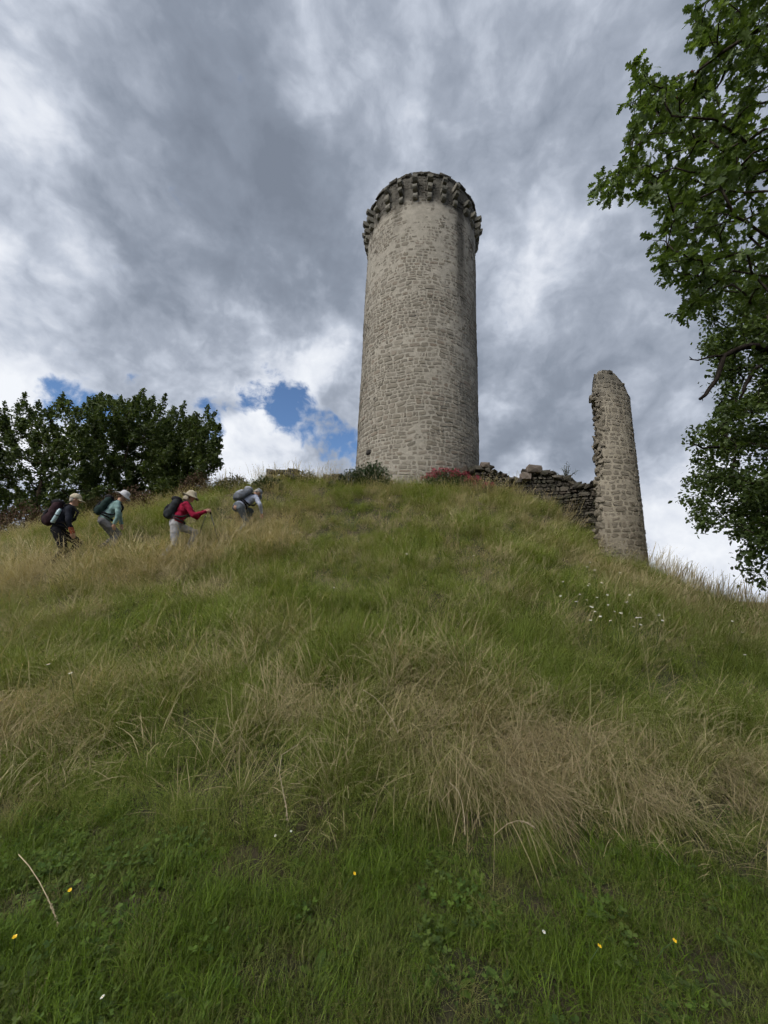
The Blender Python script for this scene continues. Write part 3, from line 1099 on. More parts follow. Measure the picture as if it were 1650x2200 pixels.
# the leaves that show largest, most of them against the sky along the crown's edge, are leaves of their own
edge = np.where((px < 1640) & (py > 0), 1.0 / dd, -1) * np.where(px < 1500, 1.25, 1.0)
pick = np.argsort(edge)[::-1][:300]
rest = np.ones(len(P), bool); rest[pick] = False
Vl, Fl, kv = leaf_mass(proto, P[rest], fr[rest], S[rest])
P2, D2, S2 = spray_leaves(E2, 17, .5, .19, r_, .2, .8)
fr2 = leaf_frames(D2, r_, .62)
Vl2, Fl2, _ = leaf_mass(proto, P2, fr2, S2)
tint = np.repeat(np.clip(r_.normal(.45, .25, len(Vl) // kv + len(Vl2) // kv), 0, 1), kv)
o = obj('crown', mesh('crown', np.r_[Vl, Vl2] - org, np.r_[Fl, Fl2 + len(Vl)], False, tint), oak, m_oakleaf)
o['kind'] = 'stuff'
leaf_me = [mesh('leaf', proto[0] * np.array([1, w, 1]), proto[1], False, tn, [m_oakleaf]) for w, tn in ((1, .35), (.85, .55), (1.1, .45), (.95, .7))]
for n, i in enumerate(pick):
    o = obj('leaf', leaf_me[n % 4], oak)
    Mx = np.eye(4); Mx[:3, :3] = (fr[i] * S[i]).T; Mx[:3, 3] = P[i] - org
    o.matrix_local = Matrix(Mx.tolist())
m_red = foliage('russet_leaf', (.16, .05, .015), (.24, .09, .03), .35)
rl = at(1466, 185, 4.0)
for k in range(3):
    V, T = proto
    fk = leaf_frames(r_.normal(0, 1, (1, 3)), r_, .4)[0]
    o = obj('leaf', mesh('leaf', V, T, False, .4 + .2 * k, [m_red]), oak)
    Mx = np.eye(4); Mx[:3, :3] = (fk * .10).T; Mx[:3, 3] = rl + r_.normal(0, .05, 3) - org
    o.matrix_local = Matrix(Mx.tolist())
    o['label'] = 'russet withered leaf'

# --- second oak farther along, standing below the mound on the right
shape2 = [(1510, 600), (1500, 660), (1525, 720), (1510, 740), (1540, 800), (1525, 860), (1530, 900), (1475, 935), (1490, 985), (1480, 1010), (1475, 1040), (1460, 1075), (1480, 1100), (1520, 1150), (1545, 1165), (1575, 1150), (1600, 1160),
          (1585, 1205), (1610, 1225), (1600, 1260), (1640, 1285), (1700, 1330), (1900, 1300), (2500, 1300), (2600, 400), (1620, 420)]
targets = []
while len(targets) < 1000:
    p = np.array([r_.uniform(5.6, 12.5), r_.uniform(7.2, 11.5), r_.uniform(1.2, 10.5)])
    px, py, dd = project(p)
    if not in_poly(px, py, shape2): continue
    e = (p - np.array([9.6, 9.2, 5.8])) / np.array([3.9, 2.6, 5.0])
    if (e @ e) > 1: continue
    if p[2] < gz(p[0], p[1]) + .9: continue
    targets.append(p)
bx, by = 10.4, 9.0
bz = gz(bx, by)
trunk = [(bx, by, bz - .2), (bx, by, bz + .5), (bx + .05, by, bz + 2.0), (bx - .1, by, bz + 3.6), (bx - .1, by + .1, bz + 5.2), (bx - .3, by, bz + 7.0), (bx - .4, by, bz + 8.8)]
tp, bp, ends = grow(trunk, [.42, .33, .29, .26, .20, .13, .06], targets, r_)
oak2 = empty('oak_tree', (bx, by, bz))
tag(oak2, 'farther oak on the right with small dense leaves and a bare dead limb', 'tree')
org = np.array([bx, by, bz])
V, Fc = tube([tp], 10); obj('trunk', mesh('trunk', V - org, Fc, True), oak2, m_bark)
V, Fc = tube(bp, 5); obj('branches', mesh('branches', V - org, Fc, True), oak2, m_bark)['kind'] = 'stuff'
P, D, S = spray_leaves([ends[i] for i in range(len(targets))], 48, .6, .092, r_, .15, .9)
P = P + r_.normal(0, .09, P.shape)
Vl, Fl, kv = leaf_mass(leaf_simple(), P, leaf_frames(D, r_, .55), S)
tint = np.clip(.45 + .3 * fbm(P[:, 0] * 1.5 + P[:, 1], P[:, 2] * 1.5, 3, 2) + r_.normal(0, .18, len(P)), 0, 1)
o = obj('crown', mesh('crown', Vl - org, Fl, False, np.repeat(tint, kv)), oak2, m_oakleaf2)
o['kind'] = 'stuff'
dead = []
for line, r0 in (([(1760, 800), (1700, 760), (1650, 752), (1625, 743), (1600, 745), (1575, 755), (1555, 765), (1548, 790), (1540, 815), (1522, 838), (1516, 848), (1504, 857)], .085),
                 ([(1556, 764), (1535, 765), (1515, 770), (1500, 774), (1482, 772)], .03), ([(1488, 773), (1481, 766)], .014), ([(1522, 838), (1524, 828)], .014), ([(1508, 852), (1510, 862)], .012),
                 ([(1720, 790), (1650, 775), (1620, 795), (1600, 830), (1590, 860)], .07), ([(1560, 965), (1540, 960), (1510, 963), (1495, 955), (1478, 962)], .03), ([(1493, 957), (1489, 950)], .012)):
    pts = [at(x, y, 7.6 + .9 * max(0, (x - 1500) / 250)) for x, y in line]
    dead.append((pts, [r0 * (1 - .62 * i / max(1, len(pts) - 1)) for i in range(len(pts))]))
V, Fc = tube(dead, 7)
o = obj('dead_branch', mesh('dead_branch', V - org, Fc, True), oak2, bark('dead_wood', (.026, .022, .019)))
o['label'] = 'bare forked dead limb against the sky'


# --- dark hazel trees on the left skyline
def hazel(label, base_px, Y, outline, n_shoot, seed, depth):
    r = np.random.default_rng(seed)
    b0 = at(base_px, 1100, Y)
    b0[2] = gz(b0[0], b0[1])
    ox = [p[0] for p in outline]; oy = [p[1] for p in outline]
    targets = []
    while len(targets) < n_shoot:
        pxr = r.uniform(min(ox), max(ox)); pyr = r.uniform(min(oy), max(oy))
        if not in_poly(np.array(pxr), np.array(pyr), outline): continue
        p = at(pxr, pyr, Y + r.normal(0, depth))
        if p[2] < gz(p[0], p[1]) + .15: continue
        targets.append(p)
    stems = [b0 + np.array([0, 0, -.2]), b0 + np.array([0, 0, .25]), b0 + np.array([.05, 0, .8]), b0 + np.array([0, .1, 1.5]), b0 + np.array([.1, 0, 2.3])]
    tp, bp, ends = grow(stems, [.20, .17, .14, .10, .05], targets, r, .15, .005)
    t_ = empty('hazel_tree', b0)
    tag(t_, label, 'tree', 'dark trees on the left skyline')
    V, Fc = tube([tp], 8); obj('trunk', mesh('trunk', V - b0, Fc, True), t_, m_twig)
    # a clump of stems round the trunk, and upright shoots that break the outline
    sh = []
    for i in range(n_shoot):
        e, dv = ends[i]
        d = np.array([r.normal(0, .6), r.normal(0, .6), .8]) * .6 + (e - (b0 + np.array([0, 0, .8]))) * .30
        d /= np.linalg.norm(d)
        l = r.uniform(.25, .60) * (1.7 if r.random() < .10 else 1)
        sh.append((e, e + d * l, d, l))
    bp += [([e, (e + f) / 2, f], [.006, .005, .003]) for e, f, d, l in sh]
    V, Fc = tube(bp, 4); obj('branches', mesh('branches', V - b0, Fc, True), t_, m_twig)['kind'] = 'stuff'
    P, D = [], []
    for e, f, d, l in sh:
        m = int(125 * l + 54)
        u = r.random(m)
        P.append(e[None] + (f - e)[None] * u[:, None] + r.normal(0, .06, (m, 3)) * (1.15 - u)[:, None] * 1.6)
        D.append(d[None] * .35 + r.normal(0, .7, (m, 3)))
    P = np.concatenate(P); D = np.concatenate(D)
    S = .086 * np.clip(r.normal(1, .25, len(P)), .4, 1.6)
    Vl, Fl, kv = leaf_mass(leaf_simple(), P, leaf_frames(D, r, .5), S)
    tint = np.clip(.4 + .35 * fbm(P[:, 0] * 1.2 + P[:, 1], P[:, 2] * 1.2, seed, 2) + r.normal(0, .18, len(P)), 0, 1)
    o = obj('crown', mesh('crown', Vl - b0, Fl, False, np.repeat(tint, kv)), t_, m_hazel)
    o['kind'] = 'stuff'


hazel('broad dark bushy tree at the left edge behind the hiker in the beige cap', 70, 13.6,
      [(-260, 1110), (-260, 960), (-120, 920), (-20, 905), (20, 900), (60, 872), (85, 905), (125, 868), (150, 880), (175, 920), (200, 960), (205, 1060), (180, 1120), (60, 1130)], 520, 5, .9)
hazel('tallest dark bushy tree behind the hiker in the white bucket hat', 265, 14.4,
      [(175, 1100), (185, 960), (190, 880), (205, 868), (238, 860), (275, 868), (305, 862), (330, 872), (350, 905), (365, 960), (370, 1040), (350, 1100), (260, 1110)], 430, 6, .8)
hazel('dark bushy tree with a loose right side behind the hiker in the red top', 385, 14.0,
      [(330, 1090), (335, 1000), (345, 915), (372, 890), (400, 905), (432, 912), (474, 930), (462, 965), (468, 1000), (440, 1030), (425, 1060), (390, 1090)], 250, 8, .6)


# --- low growth along the crest
def bush(name, label, px, py, Y, rx, ry, rz, n, size, mat, seed, cat='shrub', group=None, twigs=True):
    r = np.random.default_rng(seed)
    c = at(px, py, Y)                      # the top of the bush
    g = gz(c[0], c[1])
    rz = max(rz, c[2] - g)
    e = empty(name, (c[0], c[1], g))
    tag(e, label, cat, group)
    org = np.array([c[0], c[1], g])
    u = r.normal(0, 1, (n, 3)); u /= np.linalg.norm(u, axis=1, keepdims=True)
    u[:, 2] = np.abs(u[:, 2])
    rad = r.uniform(.25, 1, n) ** .5 * (1 + .28 * fbm(u[:, 0] * 3 + seed, u[:, 1] * 3 + u[:, 2] * 2, seed, 2))
    P = u * rad[:, None] * np.array([rx, ry, rz])
    D = u + r.normal(0, .6, (n, 3))
    Vl, Fl, kv = leaf_mass(leaf_simple(), P, leaf_frames(D, r, .5), size * np.clip(r.normal(1, .25, n), .4, 1.6))
    o = obj('foliage', mesh('foliage', Vl, Fl, False, np.repeat(np.clip(r.normal(.45, .25, n), 0, 1), kv)), e, mat)
    o['kind'] = 'stuff'
    pth = []
    for k in range(26):
        a = r.normal(0, 1, 3); a[2] = abs(a[2]) + .2; a /= np.linalg.norm(a)
        f = a * np.array([rx, ry, rz]) * r.uniform(.7, 1.05)
        pth.append(([(0, 0, -.05), f * .5 + np.array([0, 0, .1 * rz]), f], [.012, .008, .003]))
    V, Fc = tube(pth, 4); obj('stems', mesh('stems', V, Fc, True), e, m_twig)['kind'] = 'stuff'
    return e


m_ivy = foliage('ivy_leaf', (.018, .036, .012), (.05, .085, .026), .15, .45)
m_shrub = foliage('shrub_leaf', (.03, .05, .016), (.075, .10, .034), .25)
m_bramble = foliage('dead_bramble', (.06, .038, .026), (.13, .085, .055), .15, .8)
m_olive = foliage('olive_scrub', (.055, .055, .02), (.12, .11, .045), .25, .7)
bush('ivy_shrub', 'dark green ivy mound at the left foot of the round tower', 800, 996, 12.9, .75, .5, .4, 2800, .06, m_ivy, 41)
bush('ivy_shrub', 'low straggling ivy on stones just left of the tower foot', 757, 1012, 12.9, .5, .4, .22, 1300, .055, m_ivy, 42)
bush('leafy_shrub', 'small green shrub on the crest above the stooping hiker in pale blue', 578, 1024, 12.2, .50, .45, .3, 1700, .06, m_shrub, 43)
bush('bramble_bush', 'brown dead bramble bush between the dark trees and the crest', 428, 1016, 12.6, .7, .5, .4, 3200, .05, m_bramble, 44)
bush('scrub_bush', 'olive scrubby bush on the crest right of the brown bramble', 505, 1022, 12.7, .7, .5, .3, 2600, .05, m_olive, 45)
bush('bramble_bush', 'brown thicket behind the hiker in the white bucket hat', 290, 1050, 11.6, 1.0, .5, .42, 3600, .05, m_bramble, 46)
bush('bramble_bush', 'brown thicket at the left edge behind the hiker in the beige cap', 60, 1085, 11.0, 1.3, .5, .36, 3600, .05, m_bramble, 47)
bush('scrub_bush', 'olive scrub under the tallest dark tree', 200, 1062, 11.8, .9, .5, .40, 2800, .05, m_olive, 48)
bush('scrub_bush', 'tufted olive bush hiding low stones on the crest left of the tower', 655, 1014, 12.9, .6, .4, .22, 1800, .05, m_olive, 49)

# remains of a low wall on the crest left of the tower
lw = empty('low_wall_remains', tuple(at(640, 1050, 12.9)))
tag(lw, 'low overgrown line of grey stones on the crest left of the tower', 'wall', kind='thing')
st = []
r_ = np.random.default_rng(55)
for i in range(46):
    px = r_.uniform(560, 745)
    p = at(px, 1045, 13.1 + r_.normal(0, .15))
    g = gz(p[0], p[1])
    hh = .55 if abs(px - 600) < 32 else .30
    p[2] = g + r_.uniform(.0, hh)
    a = r_.uniform(0, 3)
    Vb, Fb = rubble_block(p, ((math.cos(a), math.sin(a), 0), (-math.sin(a), math.cos(a), 0), (0, 0, 1)), (r_.uniform(.1, .2), .12, r_.uniform(.06, .11)), r_, .2)
    st.append((Vb, Fb, r_.random(), np.array([0, -1, 0])))
lay(lw, st, m_wall, 46)

# conifer seedling on the wall head
sp0 = at(1217, 1030, 12.5)
sap = empty('conifer_sapling', sp0)
tag(sap, 'small spiky green sapling growing on top of the dark wall', 'sapling')
pth = []; nd = []
for k in range(9):
    a = r_.uniform(-.9, .9) if k else 0
    l = r_.uniform(.25, .5) if k else .55
    d = np.array([math.sin(a), r_.normal(0, .3), math.cos(a)]); d /= np.linalg.norm(d)
    pth.append(([(0, 0, -.1), d * l * .5, d * l], [.012, .008, .003]))
    for j in range(34):
        u = r_.uniform(.2, 1.05) * l
        v = d * .7 + r_.normal(0, .5, 3)
        nd.append((d * u, v / np.linalg.norm(v)))
V, Fc = tube(pth, 4); obj('stem', mesh('stem', V, Fc, True), sap, m_twig)
needle = (np.array([(0, -.03, 0), (0, .03, 0), (1, 0, 0)]), np.array([(0, 1, 2)]))
Pn = np.array([a for a, _ in nd]); Dn = np.array([b_ for _, b_ in nd])
Vl, Fl, kv = leaf_mass(needle, Pn, leaf_frames(Dn, r_, .3), np.full(len(Pn), .13))
o = obj('needles', mesh('needles', Vl, Fl, False, .6), sap, m_shrub); o['kind'] = 'stuff'

# red valerian at the tower's foot
m_vred = foliage('red_valerian', (.24, .022, .05), (.40, .06, .10), .2, .7)
for k, (px, py, Y, rx, n, lab) in enumerate([(955, 1008, 12.95, .36, 34, 'largest cushion of crimson flowers at the foot of the round tower'),
                                             (985, 1018, 12.85, .30, 24, 'crimson-flowered clump just right of the largest one at the tower foot'),
                                             (922, 1022, 12.8, .28, 14, 'sparse crimson-flowered clump left of the largest one at the tower foot'),
                                             (1010, 1032, 12.7, .28, 13, 'low crimson-flowered clump beside the start of the dark wall'),
                                             (1042, 1044, 12.6, .28, 10, 'thin crimson-flowered plant farthest right along the dark wall')]):
    c = at(px, py, Y)
    g = gz(c[0], c[1])
    e = empty('valerian_plant', (c[0], c[1], g))
    tag(e, lab, 'flowers', 'crimson flowers at the tower foot')
    hgt = min(max(.3, c[2] - g + .02), .75)
    st, fp, lp = [], [], []
    for i in range(n):
        bx_, by_ = r_.normal(0, rx * .5), r_.normal(0, .2)
        tp_ = np.array([bx_ * 1.25, by_ - .05, hgt * r_.uniform(.8, 1.08)])
        st.append(([(bx_ * .6, by_ * .6, -.05), (bx_, by_, hgt * .5), tp_], [.006, .005, .003]))
        for j in range(24):
            fp.append(tp_ + r_.normal(0, 1, 3) * np.array([.040, .040, .036]))
        for j in range(26):
            u = r_.uniform(.2, .95)
            lp.append(np.array([bx_, by_, hgt * u]) + r_.normal(0, .03, 3))
    V, Fc = tube(st, 4); obj('stems', mesh('stems', V, Fc, True), e, m_shrub)['kind'] = 'stuff'
    fp = np.array(fp); lp = np.array(lp)
    Vl, Fl, kv = leaf_mass(leaf_simple(), fp, leaf_frames(r_.normal(0, 1, fp.shape), r_, .3), np.full(len(fp), .034))
    o = obj('flower_heads', mesh('flower_heads', Vl, Fl, False, np.repeat(r_.random(len(fp)), kv)), e, m_vred); o['kind'] = 'stuff'
    Vl, Fl, kv = leaf_mass(leaf_simple(), lp, leaf_frames(r_.normal(0, 1, lp.shape), r_, .3), np.full(len(lp), .06))
    o = obj('leaves', mesh('leaves', Vl, Fl, False, np.repeat(r_.random(len(lp)), kv)), e, m_shrub); o['kind'] = 'stuff'

# ------------------------------------------------------------------ people
def _sphere(c, rad, n=12, m=8, rot=None):
    V = []
    for j in range(m + 1):
        ph = math.pi * j / m
        for i in range(n):
            th = 2 * math.pi * i / n
            V.append((math.sin(ph) * math.cos(th), math.sin(ph) * math.sin(th), math.cos(ph)))
    V = np.array(V) * np.asarray(rad)
    if rot is not None: V = V @ np.asarray(rot).T
    V = V + np.asarray(c)
    Fc = [(j * n + i, (j + 1) * n + i, (j + 1) * n + (i + 1) % n, j * n + (i + 1) % n) for j in range(m) for i in range(n)]
    return V, Fc


def _cone(p0, r0, p1, r1, n=12):
    V, Fc = tube([([p0, p1], [r0, r1])], n)
    Fc.append(tuple(range(n - 1, -1, -1)))
    return V, Fc


def skin(name, segs, balls, voxel, smooth=4, folds=0.0, seed=0):
    """tapered limbs and rounded masses grown into ONE continuous surface"""
    V, Fc, n = [], [], 0

    def put(v, f):
        nonlocal n
        V.append(v); Fc.extend(tuple(a + n for a in q_) for q_ in f); n += len(v)
    for p0, r0, p1, r1 in segs:
        put(*_cone(p0, r0, p1, r1)); put(*_sphere(p0, (r0,) * 3)); put(*_sphere(p1, (r1,) * 3))
    for b_ in balls:
        put(*_sphere(*b_[:2], 14, 10, b_[2] if len(b_) > 2 else None))
    me = mesh(name, np.concatenate(V), Fc)
    o = bpy.data.objects.new('tmp', me); C.objects.link(o)
    md = o.modifiers.new('r', 'REMESH'); md.mode = 'VOXEL'; md.voxel_size = voxel; md.use_smooth_shade = True
    sm = o.modifiers.new('s', 'SMOOTH'); sm.factor = .5; sm.iterations = smooth
    dg = bpy.context.evaluated_depsgraph_get()
    out = bpy.data.meshes.new_from_object(o.evaluated_get(dg))
    out.name = name
    bpy.data.objects.remove(o); bpy.data.meshes.remove(me)
    if folds:
        k = len(out.vertices)
        co = np.empty(k * 3, np.float32); out.vertices.foreach_get('co', co); co = co.reshape(-1, 3)
        no = np.empty(k * 3, np.float32); out.vertices.foreach_get('normal', no); no = no.reshape(-1, 3)
        d = fbm(co[:, 0] * 9 + co[:, 2] * 7 + seed, co[:, 2] * 16 + co[:, 1] * 11, seed, 3)
        out.vertices.foreach_set('co', (co + no * (d * folds)[:, None]).ravel())
    out.polygons.foreach_set('use_smooth', np.ones(len(out.polygons), bool))
    out.update()
    return out


def A(*v): return np.array(v, float)


def hand(wr, dr, palm, side, curl):
    """palm, four unequal curled fingers, thumb from the side of the palm"""
    dr = dr / np.linalg.norm(dr)
    palm = palm - dr * (palm @ dr); palm /= np.linalg.norm(palm)
    lat = np.cross(dr, palm) * side
    segs = [(wr, .027, wr + dr * .04, .030)]
    for i, l in enumerate((.068, .076, .071, .056)):
        k0 = wr + dr * .085 + lat * (.030 - .020 * i)
        segs.append((wr + dr * .02 + lat * (.018 - .012 * i), .016, k0, .0105))
        a = curl * 1.0
        d1 = dr * math.cos(a) + palm * math.sin(a)
        d2 = dr * math.cos(2 * a) + palm * math.sin(2 * a)
        k1 = k0 + d1 * l * .55; k2 = k1 + d2 * l * .5
        segs += [(k0, .0105, k1, .009), (k1, .009, k2, .0075)]
    t0 = wr + dr * .03 + lat * .03
    t1 = t0 + (dr * .55 + lat * .55 + palm * .35) * .045
    t2 = t1 + (dr * .7 + palm * .6 * (1 + curl)) * .032
    segs += [(t0, .014, t1, .011), (t1, .011, t2, .0085)]
    return segs


m_skin = plain('skin', (.42, .25, .18), .55, .12, 14, .1)
m_eye = plain('eye_dark', (.02, .015, .012), .3, .1)


def hiker(label, foot, yaw, J, mats, hat, hair=None, seed=0, tall=1.0):
    """J: joints in the walker's own frame (x ahead, y to the left, z up, ground at 0)"""
    root = empty('person', foot, yaw)
    root.scale = (tall,) * 3
    tag(root, label, 'person', 'hikers climbing the mound in single file')
    pe, ch, nk, hd = J['pelvis'], J['chest'], J['neck'], J['head']
    hx = J['face'] / np.linalg.norm(J['face'])                      # where the face points
    hy = np.array([0, 1.0, 0]); hz_ = np.cross(hx, hy); hz_ /= np.linalg.norm(hz_)
    Rh = np.stack([hx, hy, hz_], axis=1)
    up = (nk - pe) / np.linalg.norm(nk - pe)
    fw = np.array([up[2], 0, -up[0]])
    tw = np.stack([fw, hy, up], axis=1)
    segs = [(nk - up * .06, .062, hd - hz_ * .05, .052)]
    balls = [(pe, (.115, .155, .13), tw), ((pe + ch) / 2, (.105, .14, .17), tw), (ch, (.115, .165, .17), tw),
             (hd, (.092, .074, .112), Rh), (hd + Rh @ A(.028, 0, -.062), (.060, .052, .050), Rh), (hd + Rh @ A(-.025, 0, .015), (.078, .075, .085), Rh)]
    segs += [(hd + Rh @ A(.085, 0, .012), .010, hd + Rh @ A(.108, 0, -.022), .013), (hd + Rh @ A(.080, -.012, -.052), .010, hd + Rh @ A(.080, .012, -.052), .010),
             (hd + Rh @ A(.070, 0, -.095), .022, hd + Rh @ A(.05, 0, -.09), .03)]
    for sg in (-1, 1):
        balls.append((hd + Rh @ A(-.005, sg * .076, -.005), (.022, .010, .032), Rh))
    jk_s, jk_b = [(nk - up * .10, .085, nk - up * .02, .068)], [(pe + up * .06, (.135, .172, .14), tw), ((pe + ch) / 2, (.13, .165, .18), tw), (ch, (.138, .188, .185), tw)]
    tr_s, tr_b = [], [(pe, (.130, .170, .125), tw)]
    bo_s = []
    for sg, k in ((1, 'L'), (-1, 'R')):
        sh = nk - up * .075 + np.array([0, sg * .165, 0]) + fw * .01
        el, wr = J['el' + k], J['wr' + k]
        segs += [(ch + up * .06 + np.array([0, sg * .08, 0]), .07, sh, .058), (sh, .052, el, .041), (el, .040, wr, .027)]
        segs += hand(wr, J['hd' + k], J.get('pm' + k, A(.3, -sg, -.2)), 1 if sg > 0 else -1, J.get('cl' + k, .55))
        jk_s += [(ch + up * .06 + np.array([0, sg * .09, 0]), .085, sh, .073), (sh, .070, el, .056), (el, .056, wr - (wr - el) * .10, .041)]
        hp = pe + np.array([0, sg * .085, -.04]); kn, an = J['kn' + k], J['an' + k]
        toe = an + J.get('ft' + k, A(.15, 0, -.03))
        segs += [(hp, .088, kn, .056), (kn, .056, an, .038), (an, .038, toe, .032)]
        tr_s += [(hp, .105, kn, .072), (kn, .072, an + (kn - an) * .12, .056)]
        bo_s += [(an + A(0, 0, .07), .052, an, .054), (an + A(-.04, 0, -.03), .045, toe, .042), (an, .05, toe - A(.05, 0, -.01), .045)]
    obj('body', skin('body', segs, balls, .010, 3), root, m_skin)
    obj('jacket', skin('jacket', jk_s, jk_b, .013, 4, .017, seed + 1), root, mats[0])
    obj('trousers', skin('trousers', tr_s, tr_b, .013, 4, .014, seed + 2), root, mats[1])
    for sg, i in ((1, 0), (-1, 3)):
        obj('boot', skin('boot', bo_s[i:i + 3], [], .013, 3), root, mats[2])
    for sg in (-1, 1):
        V, Fc = _sphere(hd + Rh @ A(.080, sg * .030, .014), (.012,) * 3)
        obj('eye', mesh('eye', V, Fc, True), root, m_eye)
    if hair is not None:
        obj('hair', skin('hair', [(hd + Rh @ A(-.06, -.04, -.05), .03, hd + Rh @ A(-.06, .04, -.05), .03)], [(hd + Rh @ A(-.022, 0, .012), (.088, .082, .098), Rh)], .012, 3, .006, seed + 5), root, hair)
    # hat: lathed crown with a brim
    kind, hmat = hat
    V, Fc, n = [], [], 24
    prof = {'cap': [(0, .118), (.04, .114), (.075, .092), (.096, .052), (.102, .012), (.101, -.004)],
            'bucket': [(0, .125), (.05, .122), (.082, .108), (.095, .06), (.102, .02), (.135, -.006), (.178, -.034), (.176, -.040)],
            'sunhat': [(0, .122), (.045, .119), (.08, .098), (.1, .05), (.106, .01), (.14, -.012), (.175, -.035), (.172, -.040)]}[kind]
    rs = np.random.default_rng(seed + 9)
    for (rr, z) in prof:
        for i in range(n):
            th = 2 * math.pi * i / n
            wv = 0 if rr < .11 else rs.normal(0, .004) + .012 * math.sin(3 * th + seed)
            V.append(hd + Rh @ A(rr * 1.10 * math.cos(th) - .006, rr * .93 * math.sin(th), z + .028 + wv))
    for j in range(len(prof) - 1):
        for i in range(n):
            Fc.append((j * n + i, (j + 1) * n + i, (j + 1) * n + (i + 1) % n, j * n + (i + 1) % n))
    o = obj('hat', mesh('hat', V, Fc, True), root, hmat)
    so = o.modifiers.new('cloth', 'SOLIDIFY'); so.thickness = .004
    if kind == 'cap':
        V, Fc = [], []
        for i in range(11):
            th = math.radians(-62 + 124 * i / 10)
            for rr, z in ((.100, .026), (.15, .022), (.185, .006)):
                k = 1 if rr < .11 else math.cos(th * .8)
                V.append(hd + Rh @ A((.100 + (rr - .1) * k) * 1.08 * math.cos(th) , (.100 + (rr - .1) * k) * .95 * math.sin(th), z + .004 - .02 * math.sin(th) ** 2))
        Fc = [(i * 3 + j, (i + 1) * 3 + j, (i + 1) * 3 + j + 1, i * 3 + j + 1) for i in range(10) for j in range(2)]
        o2 = obj('peak', mesh('peak', V, Fc, True), o, hmat)
        so = o2.modifiers.new('stiff', 'SOLIDIFY'); so.thickness = .005
    if kind == 'sunhat':        # neck flap
        V, Fc = [], []
        for i in range(13):
            th = math.radians(100 + 160 * i / 12)
            for k, (rr, z) in enumerate(((.112, .035), (.125, -.05), (.135, -.13))):
                V.append(hd + Rh @ A(rr * 1.08 * math.cos(th), rr * .95 * math.sin(th), z + .006 * math.sin(5 * th)))
        Fc = [(i * 3 + j, (i + 1) * 3 + j, (i + 1) * 3 + j + 1, i * 3 + j + 1) for i in range(12) for j in range(2)]
        o2 = obj('neck_flap', mesh('neck_flap', V, Fc, True), o, hmat)
        so = o2.modifiers.new('cloth', 'SOLIDIFY'); so.thickness = .004
    return root, (pe, ch, nk, up, fw)


def place(root, p):
    """a point of the walker's frame in the world"""
    s = root.scale[0]
    c, s_ = math.cos(root.rotation_euler[2]), math.sin(root.rotation_euler[2])
    p = np.asarray(p) * s
    return np.array([c * p[0] - s_ * p[1], s_ * p[0] + c * p[1], p[2]]) + np.array(root.location)


def backpack(label, root, fr, size, mats, seed, straps=True):
    """rucksack on the back: sack, lid, front pocket, two shoulder straps, hip belt"""
    pe, ch, nk, up, fw = fr
    w, d, h = size
    Rt = np.stack([fw, A(0, 1, 0), up], axis=1)
    o_loc = (pe + nk) / 2 - fw * (.10 + d * .5) + up * .01
    e = empty('backpack', place(root, o_loc), root.rotation_euler[2])
    e.scale = root.scale
    tag(e, label, 'backpack', 'rucksacks on the hikers\' backs')

    def ball(x, y, z, a, b_, c): return (Rt @ A(x, y, z), (a, b_, c), Rt)
    sack = [ball(0, 0, 0, d * .55, w * .52, h * .50), ball(-.02, 0, -h * .22, d * .60, w * .52, h * .30), ball(0, 0, h * .2, d * .50, w * .48, h * .34)]
    sack += [ball(0, sg * w * .28, k * h * .24, d * .44, w * .25, h * .28) for sg in (-1, 1) for k in (-1, 1)]
    s = obj('sack', skin('sack', [], sack, .014, 4, .007, seed), e, mats[0])
    obj('lid', skin('lid', [], [ball(-.01, 0, h * .46, d * .56, w * .46, h * .13), ball(-.04, 0, h * .42, d * .48, w * .44, h * .13)], .012, 3, .004, seed + 1), e, mats[1])
    obj('front_pocket', skin('front_pocket', [], [ball(-d * .5, 0, -h * .12, d * .24, w * .36, h * .26)], .012, 3, .005, seed + 2), e, mats[1])
    for sg in (-1, 1):
        y = sg * .10
        pts = [A(d * .45, y * .8, h * .40), A(d * .45 + .07, y * 1.05, h * .50), A(d * .45 + .17, y * 1.2, h * .47), A(d * .45 + .275, y * 1.25, h * .33), A(d * .45 + .285, y * 1.35, h * .05), A(d * .45 + .19, sg * .185, -h * .22), A(d * .40, sg * .17, -h * .34)]
        pts = [Rt @ p for p in pts]
        V, Fc = tube([(pts, [.020] * len(pts))], 6)
        obj('shoulder_strap', mesh('shoulder_strap', V, Fc, True), e, mats[2])
    pts = [Rt @ A(d * .45 + .13 + .16 * math.cos(t_), .195 * math.sin(t_), -h * .40) for t_ in np.linspace(-2.6, 2.6, 15)]
    V, Fc = tube([(pts, [.018] * len(pts))], 6)
    obj('hip_belt', mesh('hip_belt', V, Fc, True), e, mats[2])
    return e, Rt


def pole(label, top, bottom, mat_s, mat_g):
    top = np.asarray(top); bottom = np.asarray(bottom)
    e = empty('trekking_pole', bottom)
    tag(e, label, 'trekking pole', 'trekking poles')
    v = top - bottom
    V, Fc = tube([([A(0, 0, 0), v * .5, v * .93], [.006, .008, .009])], 8); obj('shaft', mesh('shaft', V, Fc, True), e, mat_s)
    V, Fc = tube([([v * .90, v * .94, v * .98, v * 1.03], [.013, .016, .014, .017])], 8); obj('grip', mesh('grip', V, Fc, True), e, mat_g)
    V, Fc = tube([([v * .05, v * .055], [.03, .028])], 10); obj('basket', mesh('basket', V, Fc, True), e, mat_g)


